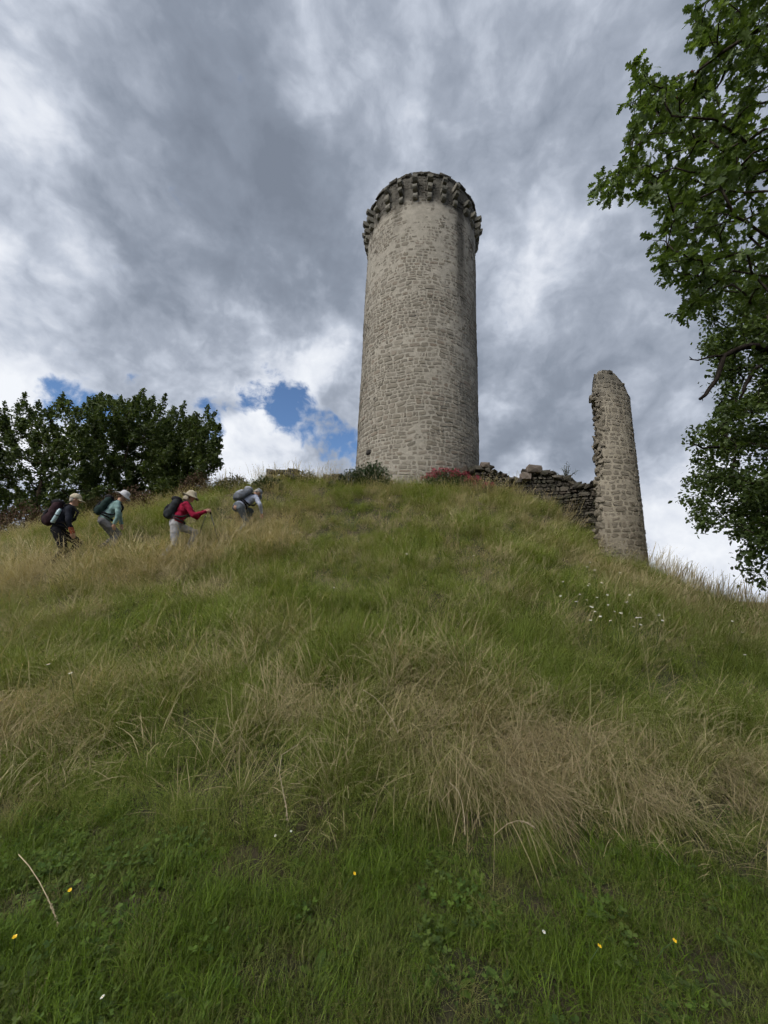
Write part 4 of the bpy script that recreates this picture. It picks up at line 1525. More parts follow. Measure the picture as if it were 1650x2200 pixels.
def joints(lean, head_pitch, knL, anL, knR, anR, elL, wrL, elR, wrR, hdL, hdR, pz=.93, **kw):
    th = math.radians(lean)
    up = A(math.sin(th), 0, math.cos(th))
    pe = A(0, 0, pz)
    ch = pe + up * .36; nk = pe + up * .54
    hp = math.radians(lean * .7 + 8)
    hd = nk + A(math.sin(hp), 0, math.cos(hp)) * .155
    fp = math.radians(head_pitch)
    J = dict(pelvis=pe, chest=ch, neck=nk, head=hd, face=A(math.cos(fp), 0, -math.sin(fp)), knL=knL, anL=anL, knR=knR, anR=anR, elL=elL, wrL=wrL, elR=elR, wrR=wrR, hdL=hdL, hdR=hdR)
    J.update(kw)
    return J


def cloth(name, c, var=.25): return plain(name, c, .9, var, 10, .35, .15, 90)


m_navy = cloth('navy_fleece', (.012, .014, .022)); m_black = cloth('black_cloth', (.014, .014, .017)); m_maroon = cloth('maroon_pack_cloth', (.030, .016, .020))
m_mint = cloth('pale_teal_fabric', (.18, .28, .28)); m_greytr = cloth('grey_trousers', (.14, .14, .145)); m_tealpk = cloth('dark_teal_pack', (.018, .034, .032))
m_redtop = cloth('crimson_top', (.23, .010, .036)); m_leg = cloth('pale_grey_leggings', (.30, .30, .32)); m_charc = cloth('charcoal_pack', (.028, .032, .036))
m_blueg = cloth('pale_blue_shirt', (.33, .36, .46)); m_slate = cloth('slate_trousers', (.10, .115, .135)); m_greypk = cloth('grey_pack', (.10, .11, .13)); m_greypk2 = cloth('light_grey_pack_cloth', (.22, .235, .26))
m_beige = cloth('beige_cotton', (.40, .36, .27), .12); m_white = cloth('white_cotton', (.46, .46, .48), .12); m_sand = cloth('sand_cotton', (.34, .30, .23), .15)
m_boot = cloth('boot_leather', (.05, .035, .025)); m_hairg = cloth('grey_hair', (.25, .23, .21)); m_hairb = cloth('brown_hair', (.10, .06, .04)); m_orange = cloth('orange_sleeve', (.26, .075, .04))
m_alu = plain('pole_shaft', (.05, .05, .055), .35, .1, 20, 0, .5); m_bottle = plain('pale_blue_bottle', (.33, .45, .50), .35, .1, 8, 0, .4); m_lid = plain('bottle_band', (.03, .03, .035), .5, .1)
m_green = cloth('green_patch', (.10, .22, .12))


def foot(px, Y, py=1200):
    p = at(px, py, Y)
    return (float(p[0]), float(p[1]), gz(p[0], p[1]) - .02)


def fz(root_loc, yaw, x, y):
    """ground height under a point of the walker's frame, in that frame"""
    X = root_loc[0] + math.cos(yaw) * x - math.sin(yaw) * y
    Y_ = root_loc[1] + math.sin(yaw) * x + math.cos(yaw) * y
    return gz(X, Y_) - root_loc[2]


def stride(loc, yaw, fL, fR):
    """ankles on the sloping ground, knees bent ahead of the line hip-ankle"""
    out = []
    for sg, f in ((1, fL), (-1, fR)):
        z = fz(loc, yaw, f, sg * .1) + .09
        an = A(f, sg * .10, z)
        out.append(an)
    return out


def knee(hip, an, bend):
    m = (hip + an) / 2
    d = an - hip
    l = np.linalg.norm(d)
    half = .44
    h = math.sqrt(max(half * half - (l / 2) ** 2, .0004))
    f = np.cross(d / l, A(0, 1, 0)); f = -f if f[0] < 0 else f
    return m + f * h * bend


def legs(loc, yaw, fL, fR, pz):
    aL, aR = stride(loc, yaw, fL, fR)
    hL, hR = A(0, .085, pz - .04), A(0, -.085, pz - .04)
    return knee(hL, aL, 1), aL, knee(hR, aR, 1), aR


# 1: dark fleece, beige cap
f1 = foot(112, 8.1); y1 = math.radians(36)
kL, aL, kR, aR = legs(f1, y1, .20, -.06, .86)
J1 = joints(15, 14, kL, aL, kR, aR, A(.10, .26, 1.06), A(.24, .22, .86), A(.16, -.27, 1.02), A(.26, -.22, .80), A(.3, 0, -1), A(.25, .05, -1), pz=.86)
h1, F1 = hiker('hiker in dark fleece and beige peaked cap, last in line at far left', f1, y1, J1, (m_navy, m_black, m_boot), ('cap', m_beige), m_hairg, 1, .99)
bp1, Rt1 = backpack('large dark maroon backpack with a pale bottle, on the last hiker', h1, F1, (.33, .21, .54), (m_maroon, m_black, m_black), 31)
cf = skin('cuff', [(J1['elR'] + (J1['wrR'] - J1['elR']) * .62, .050, J1['wrR'] + A(.0, 0, -.0), .044)], [], .012, 3, .006, 3)
obj('rolled_sleeve', cf, h1, m_orange)['label'] = 'orange sleeve end at the right wrist'
wb = place(h1, (F1[0] + F1[2]) / 2 - F1[4] * .17 + A(0, -.205, -.06))
bot = empty('water_bottle', wb - np.array([0, 0, .14]), y1)
tag(bot, 'pale blue tall bottle with a dark band in the side pocket of the maroon backpack', 'bottle')
tl = F1[3]
V, Fc = tube([([A(0, 0, 0), A(0, 0, .005), tl * .16, tl * .27, tl * .30, tl * .315], [.030, .038, .038, .037, .028, .018])], 14)
obj('flask', mesh('flask', V, Fc, True), bot, m_bottle)
V, Fc = tube([([tl * .155, tl * .175], [.0405, .0405])], 14); obj('band', mesh('band', V, Fc, True), bot, m_lid)

# 2: pale teal jacket, white bucket hat
f2 = foot(208, 8.8); y2 = math.radians(34)
kL, aL, kR, aR = legs(f2, y2, -.02, .2, .86)
J2 = joints(26, 30, kL, aL, kR, aR, A(.30, .25, 1.02), A(.36, .2, .82), A(.27, -.25, 1.0), A(.22, -.21, .76), A(.2, 0, -1), A(.05, 0, -1), pz=.86)
h2, F2 = hiker('hiker in pale teal jacket and white bucket hat, leaning forward, second from left', f2, y2, J2, (m_mint, m_greytr, m_boot), ('bucket', m_white), m_hairb, 2, .97)
backpack('dark teal and black backpack on the hiker in the white bucket hat', h2, F2, (.31, .18, .50), (m_tealpk, m_black, m_black), 32)

# 3: crimson top, pale leggings, sun hat, poles
f3 = foot(366, 8.55); y3 = math.radians(26)
kL, aL, kR, aR = legs(f3, y3, .32, -.20, .84)
J3 = joints(20, 18, kL, aL, kR, aR, A(.42, .22, 1.05), A(.55, .2, 1.22), A(.34, -.26, 1.02), A(.60, -.17, 1.16), A(.8, -.05, .35), A(.8, .1, .35), pz=.84, clL=1.0, clR=1.0, pmR=A(.2, .9, .1), pmL=A(.2, -.9, .1))
h3, F3 = hiker('hiker in crimson top, pale grey leggings and sand sun hat striding with poles', f3, y3, J3, (m_redtop, m_leg, m_boot), ('sunhat', m_sand), m_hairb, 3, .99)
backpack('charcoal backpack on the hiker in the crimson top', h3, F3, (.31, .20, .50), (m_charc, m_black, m_charc), 33)
g3 = place(h3, J3['wrR'] + A(.075, .03, .02)); b3 = place(h3, A(1.02, -.12, 0)); b3[2] = gz(b3[0], b3[1])
pole('dark trekking pole planted ahead by the crimson hiker\'s near hand', g3, b3, m_alu, m_black)
g3 = place(h3, J3['wrL'] + A(.075, -.03, .02)); b3 = place(h3, A(.46, .30, 0)); b3[2] = gz(b3[0], b3[1])
pole('upright dark trekking pole on the crimson hiker\'s far side', g3, b3, m_alu, m_black)

# 4: pale blue shirt, seen from behind, stooping up the steepest bit
f4 = foot(504, 9.6, 1165); y4 = math.radians(52)
kL, aL, kR, aR = legs(f4, y4, .30, -.05, .78)
J4 = joints(50, 58, kL, aL, kR, aR, A(.42, .33, .86), A(.50, .22, .70), A(.40, -.34, .88), A(.54, -.26, .66), A(.3, 0, -1), A(.3, 0, -1), pz=.80)
h4, F4 = hiker('hiker in pale blue shirt seen from behind, stooping uphill, first in line', f4, y4, J4, (m_blueg, m_slate, m_boot), ('cap', m_greypk2), m_hairg, 4, .98)
backpack('grey backpack on the stooping first hiker', h4, F4, (.34, .20, .50), (m_greypk, m_greypk2, m_black), 34)

# ------------------------------------------------------------------ grass: nobody could count it
def blade(r, L, w, lean, curve, az, base=(0, 0), seg=4, head=0.0, tone=(0.1, .9)):
    """one arching blade or stem as a ribbon; head widens its last third into a seed head"""
    V, Fc, T = [], [], []
    d = np.array([math.cos(az), math.sin(az)])
    sd_ = np.array([-d[1], d[0]])
    p = np.array([base[0], base[1], 0.0])
    ang = lean
    t0 = r.uniform(*tone)
    for i in range(seg + 1):
        u = i / seg
        ww = w * (1 - u) ** .6 if not head else w * (.55 if u < .66 else head * (1.25 - u) * 1.6)
        if i == seg and not head: ww = w * .05
        V.append(p + np.r_[sd_ * ww / 2, 0]); V.append(p - np.r_[sd_ * ww / 2, 0])
        T += [np.clip(t0 * (.75 + .4 * u), 0, 1)] * 2
        st = L / seg
        p = p + np.r_[d * math.sin(ang) * st, math.cos(ang) * st]
        ang = ang + curve / seg
    for i in range(seg):
        Fc.append((2 * i, 2 * i + 1, 2 * i + 3, 2 * i + 2))
    return V, Fc, T


def tuft(r, n, Lr, wr, leanr, curver, spread, radius, head=0.0, seg=4, tone=(.1, .9)):
    V, Fc, T = [], [], []
    for k in range(n):
        az = r.normal(0, spread)
        b0 = r.normal(0, radius, 2)
        v, f, tt = blade(r, r.uniform(*Lr), r.uniform(*wr), r.uniform(*leanr), r.uniform(*curver), az, b0, seg, head, tone)
        o = len(V)
        V += v; Fc += [tuple(a + o for a in q_) for q_ in f]; T += tt
    return np.array(V), Fc, np.array(T)


def clump(k, rad, r, make):
    """several tufts side by side"""
    V, Fc, T, n = [], [], [], 0
    for i in range(k):
        v, f, t_ = make()
        a = r.normal(0, .35)
        ca, sa = math.cos(a), math.sin(a)
        off = r.normal(0, rad, 2)
        v = np.c_[v[:, 0] * ca - v[:, 1] * sa + off[0], v[:, 0] * sa + v[:, 1] * ca + off[1], v[:, 2]] * 1.0
        V.append(v); T.append(np.clip(t_ + r.normal(0, .12), 0, 1)); Fc += [tuple(a_ + n for a_ in q_) for q_ in f]; n += len(v)
    return np.concatenate(V), Fc, np.concatenate(T)


def scatter(name, protos, pts, rot, scl, itint, mat, label, cat):
    """one object: its points carry instances of its own tuft shapes"""
    VV, FF, TT, PID = [], [], [], []
    n = 0
    for k, (V, Fc, T) in enumerate(protos):
        VV.append(V); FF += [tuple(a + n for a in f) for f in Fc]; TT.append(T); PID.append(np.full(len(V), k)); n += len(V)
    m = len(pts)
    VV.append(pts); TT.append(np.zeros(m)); PID.append(np.full(m, -1))
    V = np.concatenate(VV)
    me = bpy.data.meshes.new(name)
    me.from_pydata([tuple(v) for v in V.tolist()], [], FF)
    me.update()
    nv = len(V)

    def attr(nm, typ, vals, key='value'):
        a = me.attributes.new(nm, typ, 'POINT')
        a.data.foreach_set(key, np.ascontiguousarray(vals).ravel())
    pad = nv - m
    attr('tint', 'FLOAT', np.concatenate(TT).astype(np.float32))
    attr('pid', 'INT', np.concatenate(PID).astype(np.int32))
    attr('rot', 'FLOAT_VECTOR', np.r_[np.zeros((pad, 3)), rot].astype(np.float32), 'vector')
    attr('scl', 'FLOAT', np.r_[np.ones(pad), scl].astype(np.float32))
    attr('itint', 'FLOAT', np.r_[np.zeros(pad), itint].astype(np.float32))
    attr('which', 'INT', np.r_[np.zeros(pad), rng.integers(0, len(protos), m)].astype(np.int32))
    me.materials.append(mat)
    o = obj(name, me)
    ng = bpy.data.node_groups.new(name, 'GeometryNodeTree')
    ng.interface.new_socket('Geometry', in_out='INPUT', socket_type='NodeSocketGeometry')
    ng.interface.new_socket('Geometry', in_out='OUTPUT', socket_type='NodeSocketGeometry')
    N = NT(ng)
    gi = N.add('NodeGroupInput'); go = N.add('NodeGroupOutput')

    def named(nm, typ):
        a = N.add('GeometryNodeInputNamedAttribute', data_type=typ)
        a.inputs['Name'].default_value = nm
        return a.outputs['Attribute']
    pid = named('pid', 'INT')

    def sel(k):
        c = N.add('FunctionNodeCompare', data_type='INT', operation='EQUAL')
        ins = [s_ for s_ in c.inputs if s_.type == 'INT']
        N.l.new(pid, ins[0]); ins[1].default_value = k
        s_ = N.add('GeometryNodeSeparateGeometry', domain='POINT')
        N.l.new(gi.outputs[0], s_.inputs[0]); N.l.new(c.outputs[0], s_.inputs['Selection'])
        return s_.outputs[0]
    jn = N.add('GeometryNodeJoinGeometry')
    for k in range(len(protos)):
        g = N.add('GeometryNodeGeometryToInstance')
        N.l.new(sel(k), g.inputs[0]); N.l.new(g.outputs[0], jn.inputs[0])
    ip = N.add('GeometryNodeInstanceOnPoints')
    N.l.new(sel(-1), ip.inputs['Points']); N.l.new(jn.outputs[0], ip.inputs['Instance'])
    ip.inputs['Pick Instance'].default_value = True
    N.l.new(named('which', 'INT'), ip.inputs['Instance Index'])
    er = N.add('FunctionNodeEulerToRotation')
    N.l.new(named('rot', 'FLOAT_VECTOR'), er.inputs[0]); N.l.new(er.outputs[0], ip.inputs['Rotation'])
    N.l.new(named('scl', 'FLOAT'), ip.inputs['Scale'])
    N.l.new(ip.outputs[0], go.inputs[0])
    md = o.modifiers.new('scatter', 'NODES'); md.node_group = ng
    tag(o, label, cat, kind='stuff')
    return o


def spread(x0, x1, y0, y1, per_m2, keep, r):
    n = int((x1 - x0) * (y1 - y0) * per_m2)
    p = np.c_[r.uniform(x0, x1, n), r.uniform(y0, y1, n)]
    k = keep(p)
    p = p[r.random(n) < k]
    z = np.concatenate([ground_z(p[i:i + 8000, 0], p[i:i + 8000, 1]) for i in range(0, len(p), 8000)]) if len(p) else np.zeros(0)
    return np.c_[p, z]


def in_sight(p, margin=380, lift=.4):
    px, py, dd = project(np.c_[p, ground_z(p[:, 0], p[:, 1]) + lift])
    return (dd > .3) & (px > -margin) & (px < 1650 + margin) & (py < 2200 + margin)


def slope_dir(x, y):
    e = .25
    return np.arctan2(-(ground_z(x, y + e) - ground_z(x, y - e)), -(ground_z(x + e, y) - ground_z(x - e, y)))


# where the straw lies: patches measured on the photograph
def patch(px, py, Y, rad): return np.r_[at(px, py, Y)[:2], rad]


dry_patches = [(patch(960, 1560, 3.5, .75), 1.0), (patch(1080, 1640, 3.1, .55), .9), (patch(900, 1450, 4.0, .55), .7), (patch(1350, 1640, 3.4, .7), .85), (patch(1550, 1640, 3.4, .7), .85), (patch(1150, 1560, 3.6, .6), .7), (patch(60, 1560, 3.9, .7), .8), (patch(130, 1480, 4.3, .5), .7),
               (patch(640, 1460, 4.0, .4), .6), (patch(200, 1250, 7.0, 1.6), .7), (patch(60, 1230, 7.6, 2.0), .8), (patch(430, 1140, 9.5, 2.0), .6), (patch(640, 1090, 11, 2.0), .6), (patch(820, 1050, 12.6, 1.1), .6), (patch(1100, 1080, 11.6, 1.5), .7),
               (patch(1250, 1170, 9.8, 1.6), .55), (patch(1380, 1250, 8.6, 1.3), .65), (patch(560, 1120, 10, 1.6), .7), (patch(200, 1100, 11.5, 3.0), .7), (patch(1480, 1310, 7.6, 1.2), .6), (patch(60, 1350, 5.6, .8), .5), (patch(1000, 1500, 3.9, .6), .8)]


def dryness(p):
    d = np.zeros(len(p))
    for (x, y, rad), a in dry_patches:
        q_ = np.hypot(p[:, 0] - x, p[:, 1] - y) / rad
        d = np.maximum(d, a * np.exp(-q_ * q_ * 1.1))
    n = fbm(p[:, 0] * 1.3, p[:, 1] * 1.3, 71, 4)
    return np.clip(d * .95 + .40 * n, 0, 1)


def meadow(p):
    """1 where the grass is left to grow, 0 on the trodden strip the viewer stands on"""
    edge = 2.58 + .42 * fbm(p[:, 0] * 1.1, p[:, 1] * .6, 90, 4) - .28 * np.exp(-((p[:, 0] - .75) / .5) ** 2) - .2 * np.exp(-((p[:, 0] - 2.1) / .6) ** 2)
    return smooth01(-.30, .30, p[:, 1] - edge)


def clear_of_masonry(p):
    k = np.hypot(p[:, 0] - TWR[0], p[:, 1] - TWR[1]) > TR + .15
    return k


r_ = np.random.default_rng(101)
m_grass = foliage('meadow_grass', (.100, .142, .020), (.280, .350, .074), .40, .6, True, ((.23, .20, .075), (.47, .42, .21)), .25)
m_straw = foliage('dry_straw', (.24, .205, .10), (.56, .49, .29), .34, .7, True, ((.23, .175, .095), (.46, .37, .23)), .2)
m_lawn = foliage('short_grass', (.040, .080, .006), (.150, .240, .018), .28, .55, True, ((.085, .075, .03), (.20, .165, .08)), .25)
m_herb = foliage('clover_leaf', (.036, .074, .009), (.112, .184, .026), .25, .55, True, ((.045, .06, .02), (.10, .10, .04)), .3)

green_t = [clump(5, .13, r_, lambda: tuft(r_, 34, (.15, .46), (.0018, .0040), (.05, .6), (.6, 2.4), 1.3, .06, 0, 5)) for _ in range(8)]
fine_t = [clump(3, .15, r_, lambda: tuft(r_, 20, (.26, .62), (.0010, .0018), (.05, .5), (.35, 1.9), 1.2, .06, 2.6, 6, (.3, 1))) for _ in range(8)]
hang_t = [clump(3, .11, r_, lambda: tuft(r_, 60, (.20, .60), (.0009, .0017), (.25, 1.0), (1.0, 2.5), .5, .06, 1.9, 7, (.1, 1))) for _ in range(7)]
thatch_t = [clump(3, .14, r_, lambda: tuft(r_, 26, (.18, .45), (.0022, .0038), (.8, 1.35), (.1, .8), 1.6, .07, 0, 4, (.0, .8))) for _ in range(5)]


def rots(P, r, wob, tiltmax=.22, follow=.55):
    a = slope_dir(P[:, 0], P[:, 1])
    e = .3
    g = np.hypot(ground_z(P[:, 0] + e, P[:, 1]) - ground_z(P[:, 0] - e, P[:, 1]), ground_z(P[:, 0], P[:, 1] + e) - ground_z(P[:, 0], P[:, 1] - e)) / (2 * e)
    k = np.arctan(g) * follow
    w = r.normal(0, wob, len(P))
    return np.c_[np.sin(w) * k + r.normal(0, tiltmax * .5, len(P)), np.cos(w) * k + r.normal(0, tiltmax * .5, len(P)), a + w]


def vary(P, s):
    return np.clip(r_.normal(1, .2, len(P)), .55, 1.5) * s


X0, X1 = -14, 10.5
# green meadow grass on the slope
def tussock(P): return np.clip(1 + .75 * fbm(P[:, 0] * 1.7, P[:, 1] * 1.7, 63, 3), .78, 1.6)
def keep_green(p): return (.85 + .5 * smooth01(-.3, .3, fbm(p[:, 0] * 1.7, p[:, 1] * 1.7, 63, 3))) * meadow(p) * in_sight(p) * clear_of_masonry(p) * (1 - .55 * dryness(p)) * np.where(p[:, 1] < 6, 1, .62)
P = spread(X0, X1, 2.0, 14.6, 32, keep_green, r_)
big = .62 + .38 * smooth01(2.6, 3.4, P[:, 1])
scatter('meadow_grass', green_t, P, rots(P, r_, .9), vary(P, 1.0) * big * tussock(P), np.clip(dryness(P[:, :2]) * .62 - .04 + r_.normal(0, .12, len(P)), 0, 1), m_grass, 'long green grass covering the slope of the mound', 'grass')
# fine flowering stems
def keep_fine(p): return meadow(p) * in_sight(p) * clear_of_masonry(p) * (.34 + .66 * dryness(p)) * np.where(p[:, 1] < 6, .85, .75)
P = spread(X0, X1, 2.3, 14.6, 22, keep_fine, r_)
scatter('flowering_grass', fine_t, P, rots(P, r_, 1.2), vary(P, 1.0) * (.75 + .25 * smooth01(2.6, 3.6, P[:, 1])), np.clip(r_.normal(.35, .25, len(P)), 0, 1), m_straw, 'thin pale seeding stems standing over the green grass', 'grass')
# matted straw, combed downhill
def keep_hang(p): return meadow(p) * in_sight(p) * clear_of_masonry(p) * smooth01(.34, .95, dryness(p)) * np.where(p[:, 1] < 6, .8, .45)
P = spread(X0, X1, 2.35, 13.4, 38, keep_hang, r_)
scatter('dry_grass', hang_t, P, rots(P, r_, .55), vary(P, 1.0) * (.85 + .35 * smooth01(.4, .9, dryness(P[:, :2])) * (P[:, 1] < 5)), np.clip(r_.normal(.5, .3, len(P)), 0, 1), m_straw, 'matted dry straw-coloured grass hanging downhill in patches', 'grass')
# rank growth along the path, up to the walkers' knees
def keep_rank(p): return in_sight(p) * clear_of_masonry(p) * smooth01(1.0, .35, np.abs(p[:, 1] - np.interp(p[:, 0], [-8, -6, -4.4, -3], [6.9, 7.6, 7.9, 8.9]) - .1))
P = spread(-8.5, -2.2, 5.8, 10.4, 19, keep_rank, r_)
scatter('rank_grass', fine_t, P, rots(P, r_, 1.4), vary(P, 1.3), np.clip(r_.normal(.4, .25, len(P)), 0, 1), m_straw, 'knee-high seeding grass around the hikers', 'grass')
# litter close to the soil
def keep_thatch(p): return in_sight(p) * clear_of_masonry(p) * np.where(p[:, 1] < 2.9, 1.0, .6)
P = spread(-11, 10, .4, 13.5, 14, keep_thatch, r_)
scatter('grass_litter', thatch_t, P, rots(P, r_, 2.0), vary(P, .8) * np.where(P[:, 1] < 2.7, .45, 1.0), np.clip(r_.normal(.6, .3, len(P)), 0, 1), m_grass, 'flattened half-dry grass litter between the tufts', 'grass')

# trodden strip: short grass, clover and bare soil
lawn_t = [clump(4, .05, r_, lambda: tuft(r_, 22, (.02, .075), (.0018, .0034), (.05, .9), (.3, 2.2), 2.6, .03, 0, 4)) for _ in range(8)]
tall_lawn = [tuft(r_, 44, (.06, .19), (.0022, .0046), (.05, .65), (.4, 2.3), 2.6, .035, 0, 5) for _ in range(4)]


def clover(r):
    V, Fc, T = [], [], []
    for k in range(9):
        c = r.normal(0, .035, 2); h = r.uniform(.025, .075)
        v, f, tt = blade(r, h, .0016, .05, .1, r.uniform(0, 6), c, 2)
        o = len(V); V += v; Fc += [tuple(a + o for a in q_) for q_ in f]; T += tt
        tn = r.random()
        for j in range(3):
            a = j * 2.094 + r.uniform(0, 1)
            o = len(V)
            s_ = r.uniform(.009, .015)
            for (x, y) in ((0, 0), (.6, .55), (1.25, .45), (1.25, -.45), (.6, -.55)):
                V.append(np.array([c[0] + (x * math.cos(a) - y * math.sin(a)) * s_, c[1] + (x * math.sin(a) + y * math.cos(a)) * s_, h + .25 * x * s_]))
                T.append(tn)
            Fc.append((o, o + 1, o + 2, o + 3, o + 4))
    return np.array(V), Fc, np.array(T)


def rosette(r):
    """a small broad-leaved weed lying open on the ground"""
    V, Fc, T = [], [], []
    for k in range(int(r.integers(4, 8))):
        a = r.uniform(0, 6.28); L_ = r.uniform(.03, .085); w = L_ * r.uniform(.16, .3); up_ = r.uniform(.2, .9); tn = r.random()
        ca, sa = math.cos(a), math.sin(a)
        o = len(V)
        for x, y, z in ((0, 0, 0), (.35, 1, .35), (.35, -1, .35), (.75, .8, .5), (.75, -.8, .5), (1, 0, .42), (.4, 0, .28), (.75, 0, .44)):
            V.append(np.array([(x * L_) * ca - (y * w) * sa, (x * L_) * sa + (y * w) * ca, z * L_ * up_])); T.append(tn)
        Fc += [(o, o + 6, o + 1), (o, o + 2, o + 6), (o + 1, o + 6, o + 7, o + 3), (o + 2, o + 4, o + 7, o + 6), (o + 3, o + 7, o + 5), (o + 4, o + 5, o + 7)]
        Fc = [tuple(int(i) for i in f) for f in Fc]
    return np.array(V), Fc, np.array(T)


clover_t = [clover(r_) for _ in range(4)] + [rosette(r_) for _ in range(6)]


def bare(p): return smooth01(.04, .34, fbm(p[:, 0] * 2.9, p[:, 1] * 3.9, 55, 3))
def keep_lawn(p): return (1 - .9 * meadow(p)) * in_sight(p, 420, .1) * (1 - .68 * bare(p))
P = spread(-5.8, 5.8, .35, 3.4, 400, keep_lawn, r_)
scatter('short_grass', lawn_t, P, rots(P, r_, 3.0, .3), vary(P, .95), np.clip(r_.normal(.24, .22, len(P)) + .3 * bare(P[:, :2]), 0, 1), m_lawn, 'short trodden green grass in the foreground', 'grass')
def keep_tl(p): return (1 - .8 * meadow(p)) * in_sight(p, 420, .1) * smooth01(-.05, .35, fbm(p[:, 0] * 1.3, p[:, 1] * 1.6, 33, 3)) * (1 - .8 * bare(p))
P = spread(-5.8, 5.8, .35, 3.4, 190, keep_tl, r_)
scatter('tufted_grass', tall_lawn, P, rots(P, r_, 3.0, .3), vary(P, .8), np.clip(r_.normal(.06, .12, len(P)), 0, 1), m_lawn, 'fresher longer tufts rising from the short foreground grass', 'grass')
def keep_cl(p): return (1 - .9 * meadow(p)) * in_sight(p, 420, .1) * smooth01(-.7, .5, fbm(p[:, 0] * 2.8 + 5, p[:, 1] * 1.4, 37, 3)) * (1 - .5 * bare(p))
P = spread(-5.8, 5.8, .35, 3.3, 420, keep_cl, r_)
scatter('clover', clover_t, P, rots(P, r_, 3.0, .3), np.clip(r_.normal(.72, .25, len(P)), .3, 1.3), np.clip(r_.normal(.15, .2, len(P)), 0, 1), m_herb, 'low clover and small herbs among the short grass', 'ground cover')

# tall weeds on the skylines
weed_t = [tuft(r_, 7, (.45, .95), (.003, .0045), (.0, .22), (.1, .7), 3, .05, 2.8, 6, (.2, .8)) for _ in range(5)]
Pw = []
for px0, px1, py, Y, n in ((1385, 1680, 1250, 0, 190), (440, 760, 1040, 12.8, 110), (1000, 1280, 1060, 12.3, 40)):
    for k in range(n):
        px = r_.uniform(px0, px1)
        if Y: p = at(px, py, Y + r_.normal(0, .25))
        else:
            yy = np.interp(px, [1385, 1400, 1520, 1650, 1700], [1222, 1228, 1290, 1350, 1370]); p = at(px, yy, np.interp(px, [1385, 1520, 1700], [10.9, 9.3, 7.5]) + r_.normal(0, .25))
        Pw.append((p[0], p[1], gz(p[0], p[1])))
P = np.array(Pw)
scatter('tall_weeds', weed_t, P, rots(P, r_, 3, .1), vary(P, .8), np.clip(r_.normal(.5, .3, len(P)), 0, 1), m_straw, 'sparse tall seeding stems standing against the sky', 'grass')

# ------------------------------------------------------------------ flowers
m_petal = plain('daisy_petal', (.72, .72, .68), .7, .08, 30, 0)
m_disc = plain('daisy_eye', (.62, .40, .03), .8, .15, 60, 0)
m_stem = plain('flower_stem', (.06, .10, .03), .7, .2, 20, 0)
m_butter = plain('buttercup_petal', (.80, .52, .012), .35, .1, 30, 0, .4)


def flower(name, h, rad, npet, wide, mats, cup, r):
    pts = [A(0, 0, 0), A(.02, .01, h * .5), A(.03, .0, h)]
    V, Fc = tube([(pts, [.0022, .002, .0018])], 5)
    V = list(V); mi = [0] * len(Fc)
    c = pts[-1]
    for k in range(npet):
        a = 2 * math.pi * k / npet + r.normal(0, .06)
        d = A(math.cos(a), math.sin(a), 0); s_ = A(-math.sin(a), math.cos(a), 0)
        o = len(V)
        for (x, y) in ((.15, 0), (.5, wide), (.9, wide * .9), (1.02, 0), (.9, -wide * .9), (.5, -wide)):
            V.append(c + d * x * rad + s_ * y * rad + A(0, 0, cup * x * x * rad + .002))
        Fc.append(tuple(range(o, o + 6))); mi.append(1)
    Vd, Fd = _sphere(c + A(0, 0, .003), (rad * .3, rad * .3, rad * .16), 8, 4)
    o = len(V); V += list(Vd); Fc += [tuple(a + o for a in f) for f in Fd]; mi += [2] * len(Fd)
    return mesh(name, V, Fc, False, None, mats, mi)


daisy_me = [flower('daisy', h_, rd, 14, .13, (m_stem, m_petal, m_disc), -.08, r_) for h_, rd in ((.55, .017), (.62, .020), (.48, .015), (.58, .018))]


def on_slope(px, py):
    """first meeting of the sight line with the grown slope"""
    d = ray(px, py)
    tt = np.linspace(1.0, 22, 500)
    X = CAM[None] + d[None] * tt[:, None]
    below = X[:, 2] < ground_z(X[:, 0], X[:, 1])
    k = int(np.argmax(below)) if below.any() else len(tt) - 1
    return X[k]


def plant(me, px, py, h, name, face=.9):
    """flower head seen at that place, its stem rooted in the slope below"""
    d = ray(px, py)
    tt = np.linspace(.9, 22, 900)
    X = CAM[None] + d[None] * tt[:, None]
    g = ground_z(X[:, 0], X[:, 1]) + h
    below = X[:, 2] < g
    k = int(np.argmax(below))
    p = X[k]
    o = obj(name, me)
    o.location = (p[0], p[1], gz(p[0], p[1]))
    # nods towards the light on the open side of the slope, which is where the viewer is
    o.rotation_euler = (r_.uniform(.15, .6) * face, r_.normal(0, .12), r_.normal(0, .5))
    return o


for px, py in [(1207, 1268), (1215, 1276), (1228, 1250), (1234, 1259), (1222, 1262), (1238, 1263), (1248, 1297), (1256, 1299), (1255, 1310), (1268, 1289), (1252, 1305), (1286, 1324), (1300, 1325), (1267, 1336), (1318, 1326), (1332, 1331), (1320, 1341),
               (1338, 1341), (1355, 1339), (1370, 1328), (1348, 1279), (1284, 1271), (1275, 1262), (1265, 1260), (1382, 1302), (1399, 1328), (1400, 1336), (1390, 1350), (1369, 1312), (1234, 1299), (1305, 1288), (1335, 1310), (1290, 1300), (1202, 1255), (1216, 1217), (1235, 1216), (1242, 1215), (1276, 1233), (1305, 1231), (1379, 1233), (1541, 1362), (1546, 1330), (1602, 1396), (1358, 1325)]:
    o = plant(daisy_me[int(r_.integers(0, 4))], px, py, .52, 'daisy')
    tag(o, 'white daisy among those scattered over the green slope below the turret', 'daisy', 'white daisies below the turret')
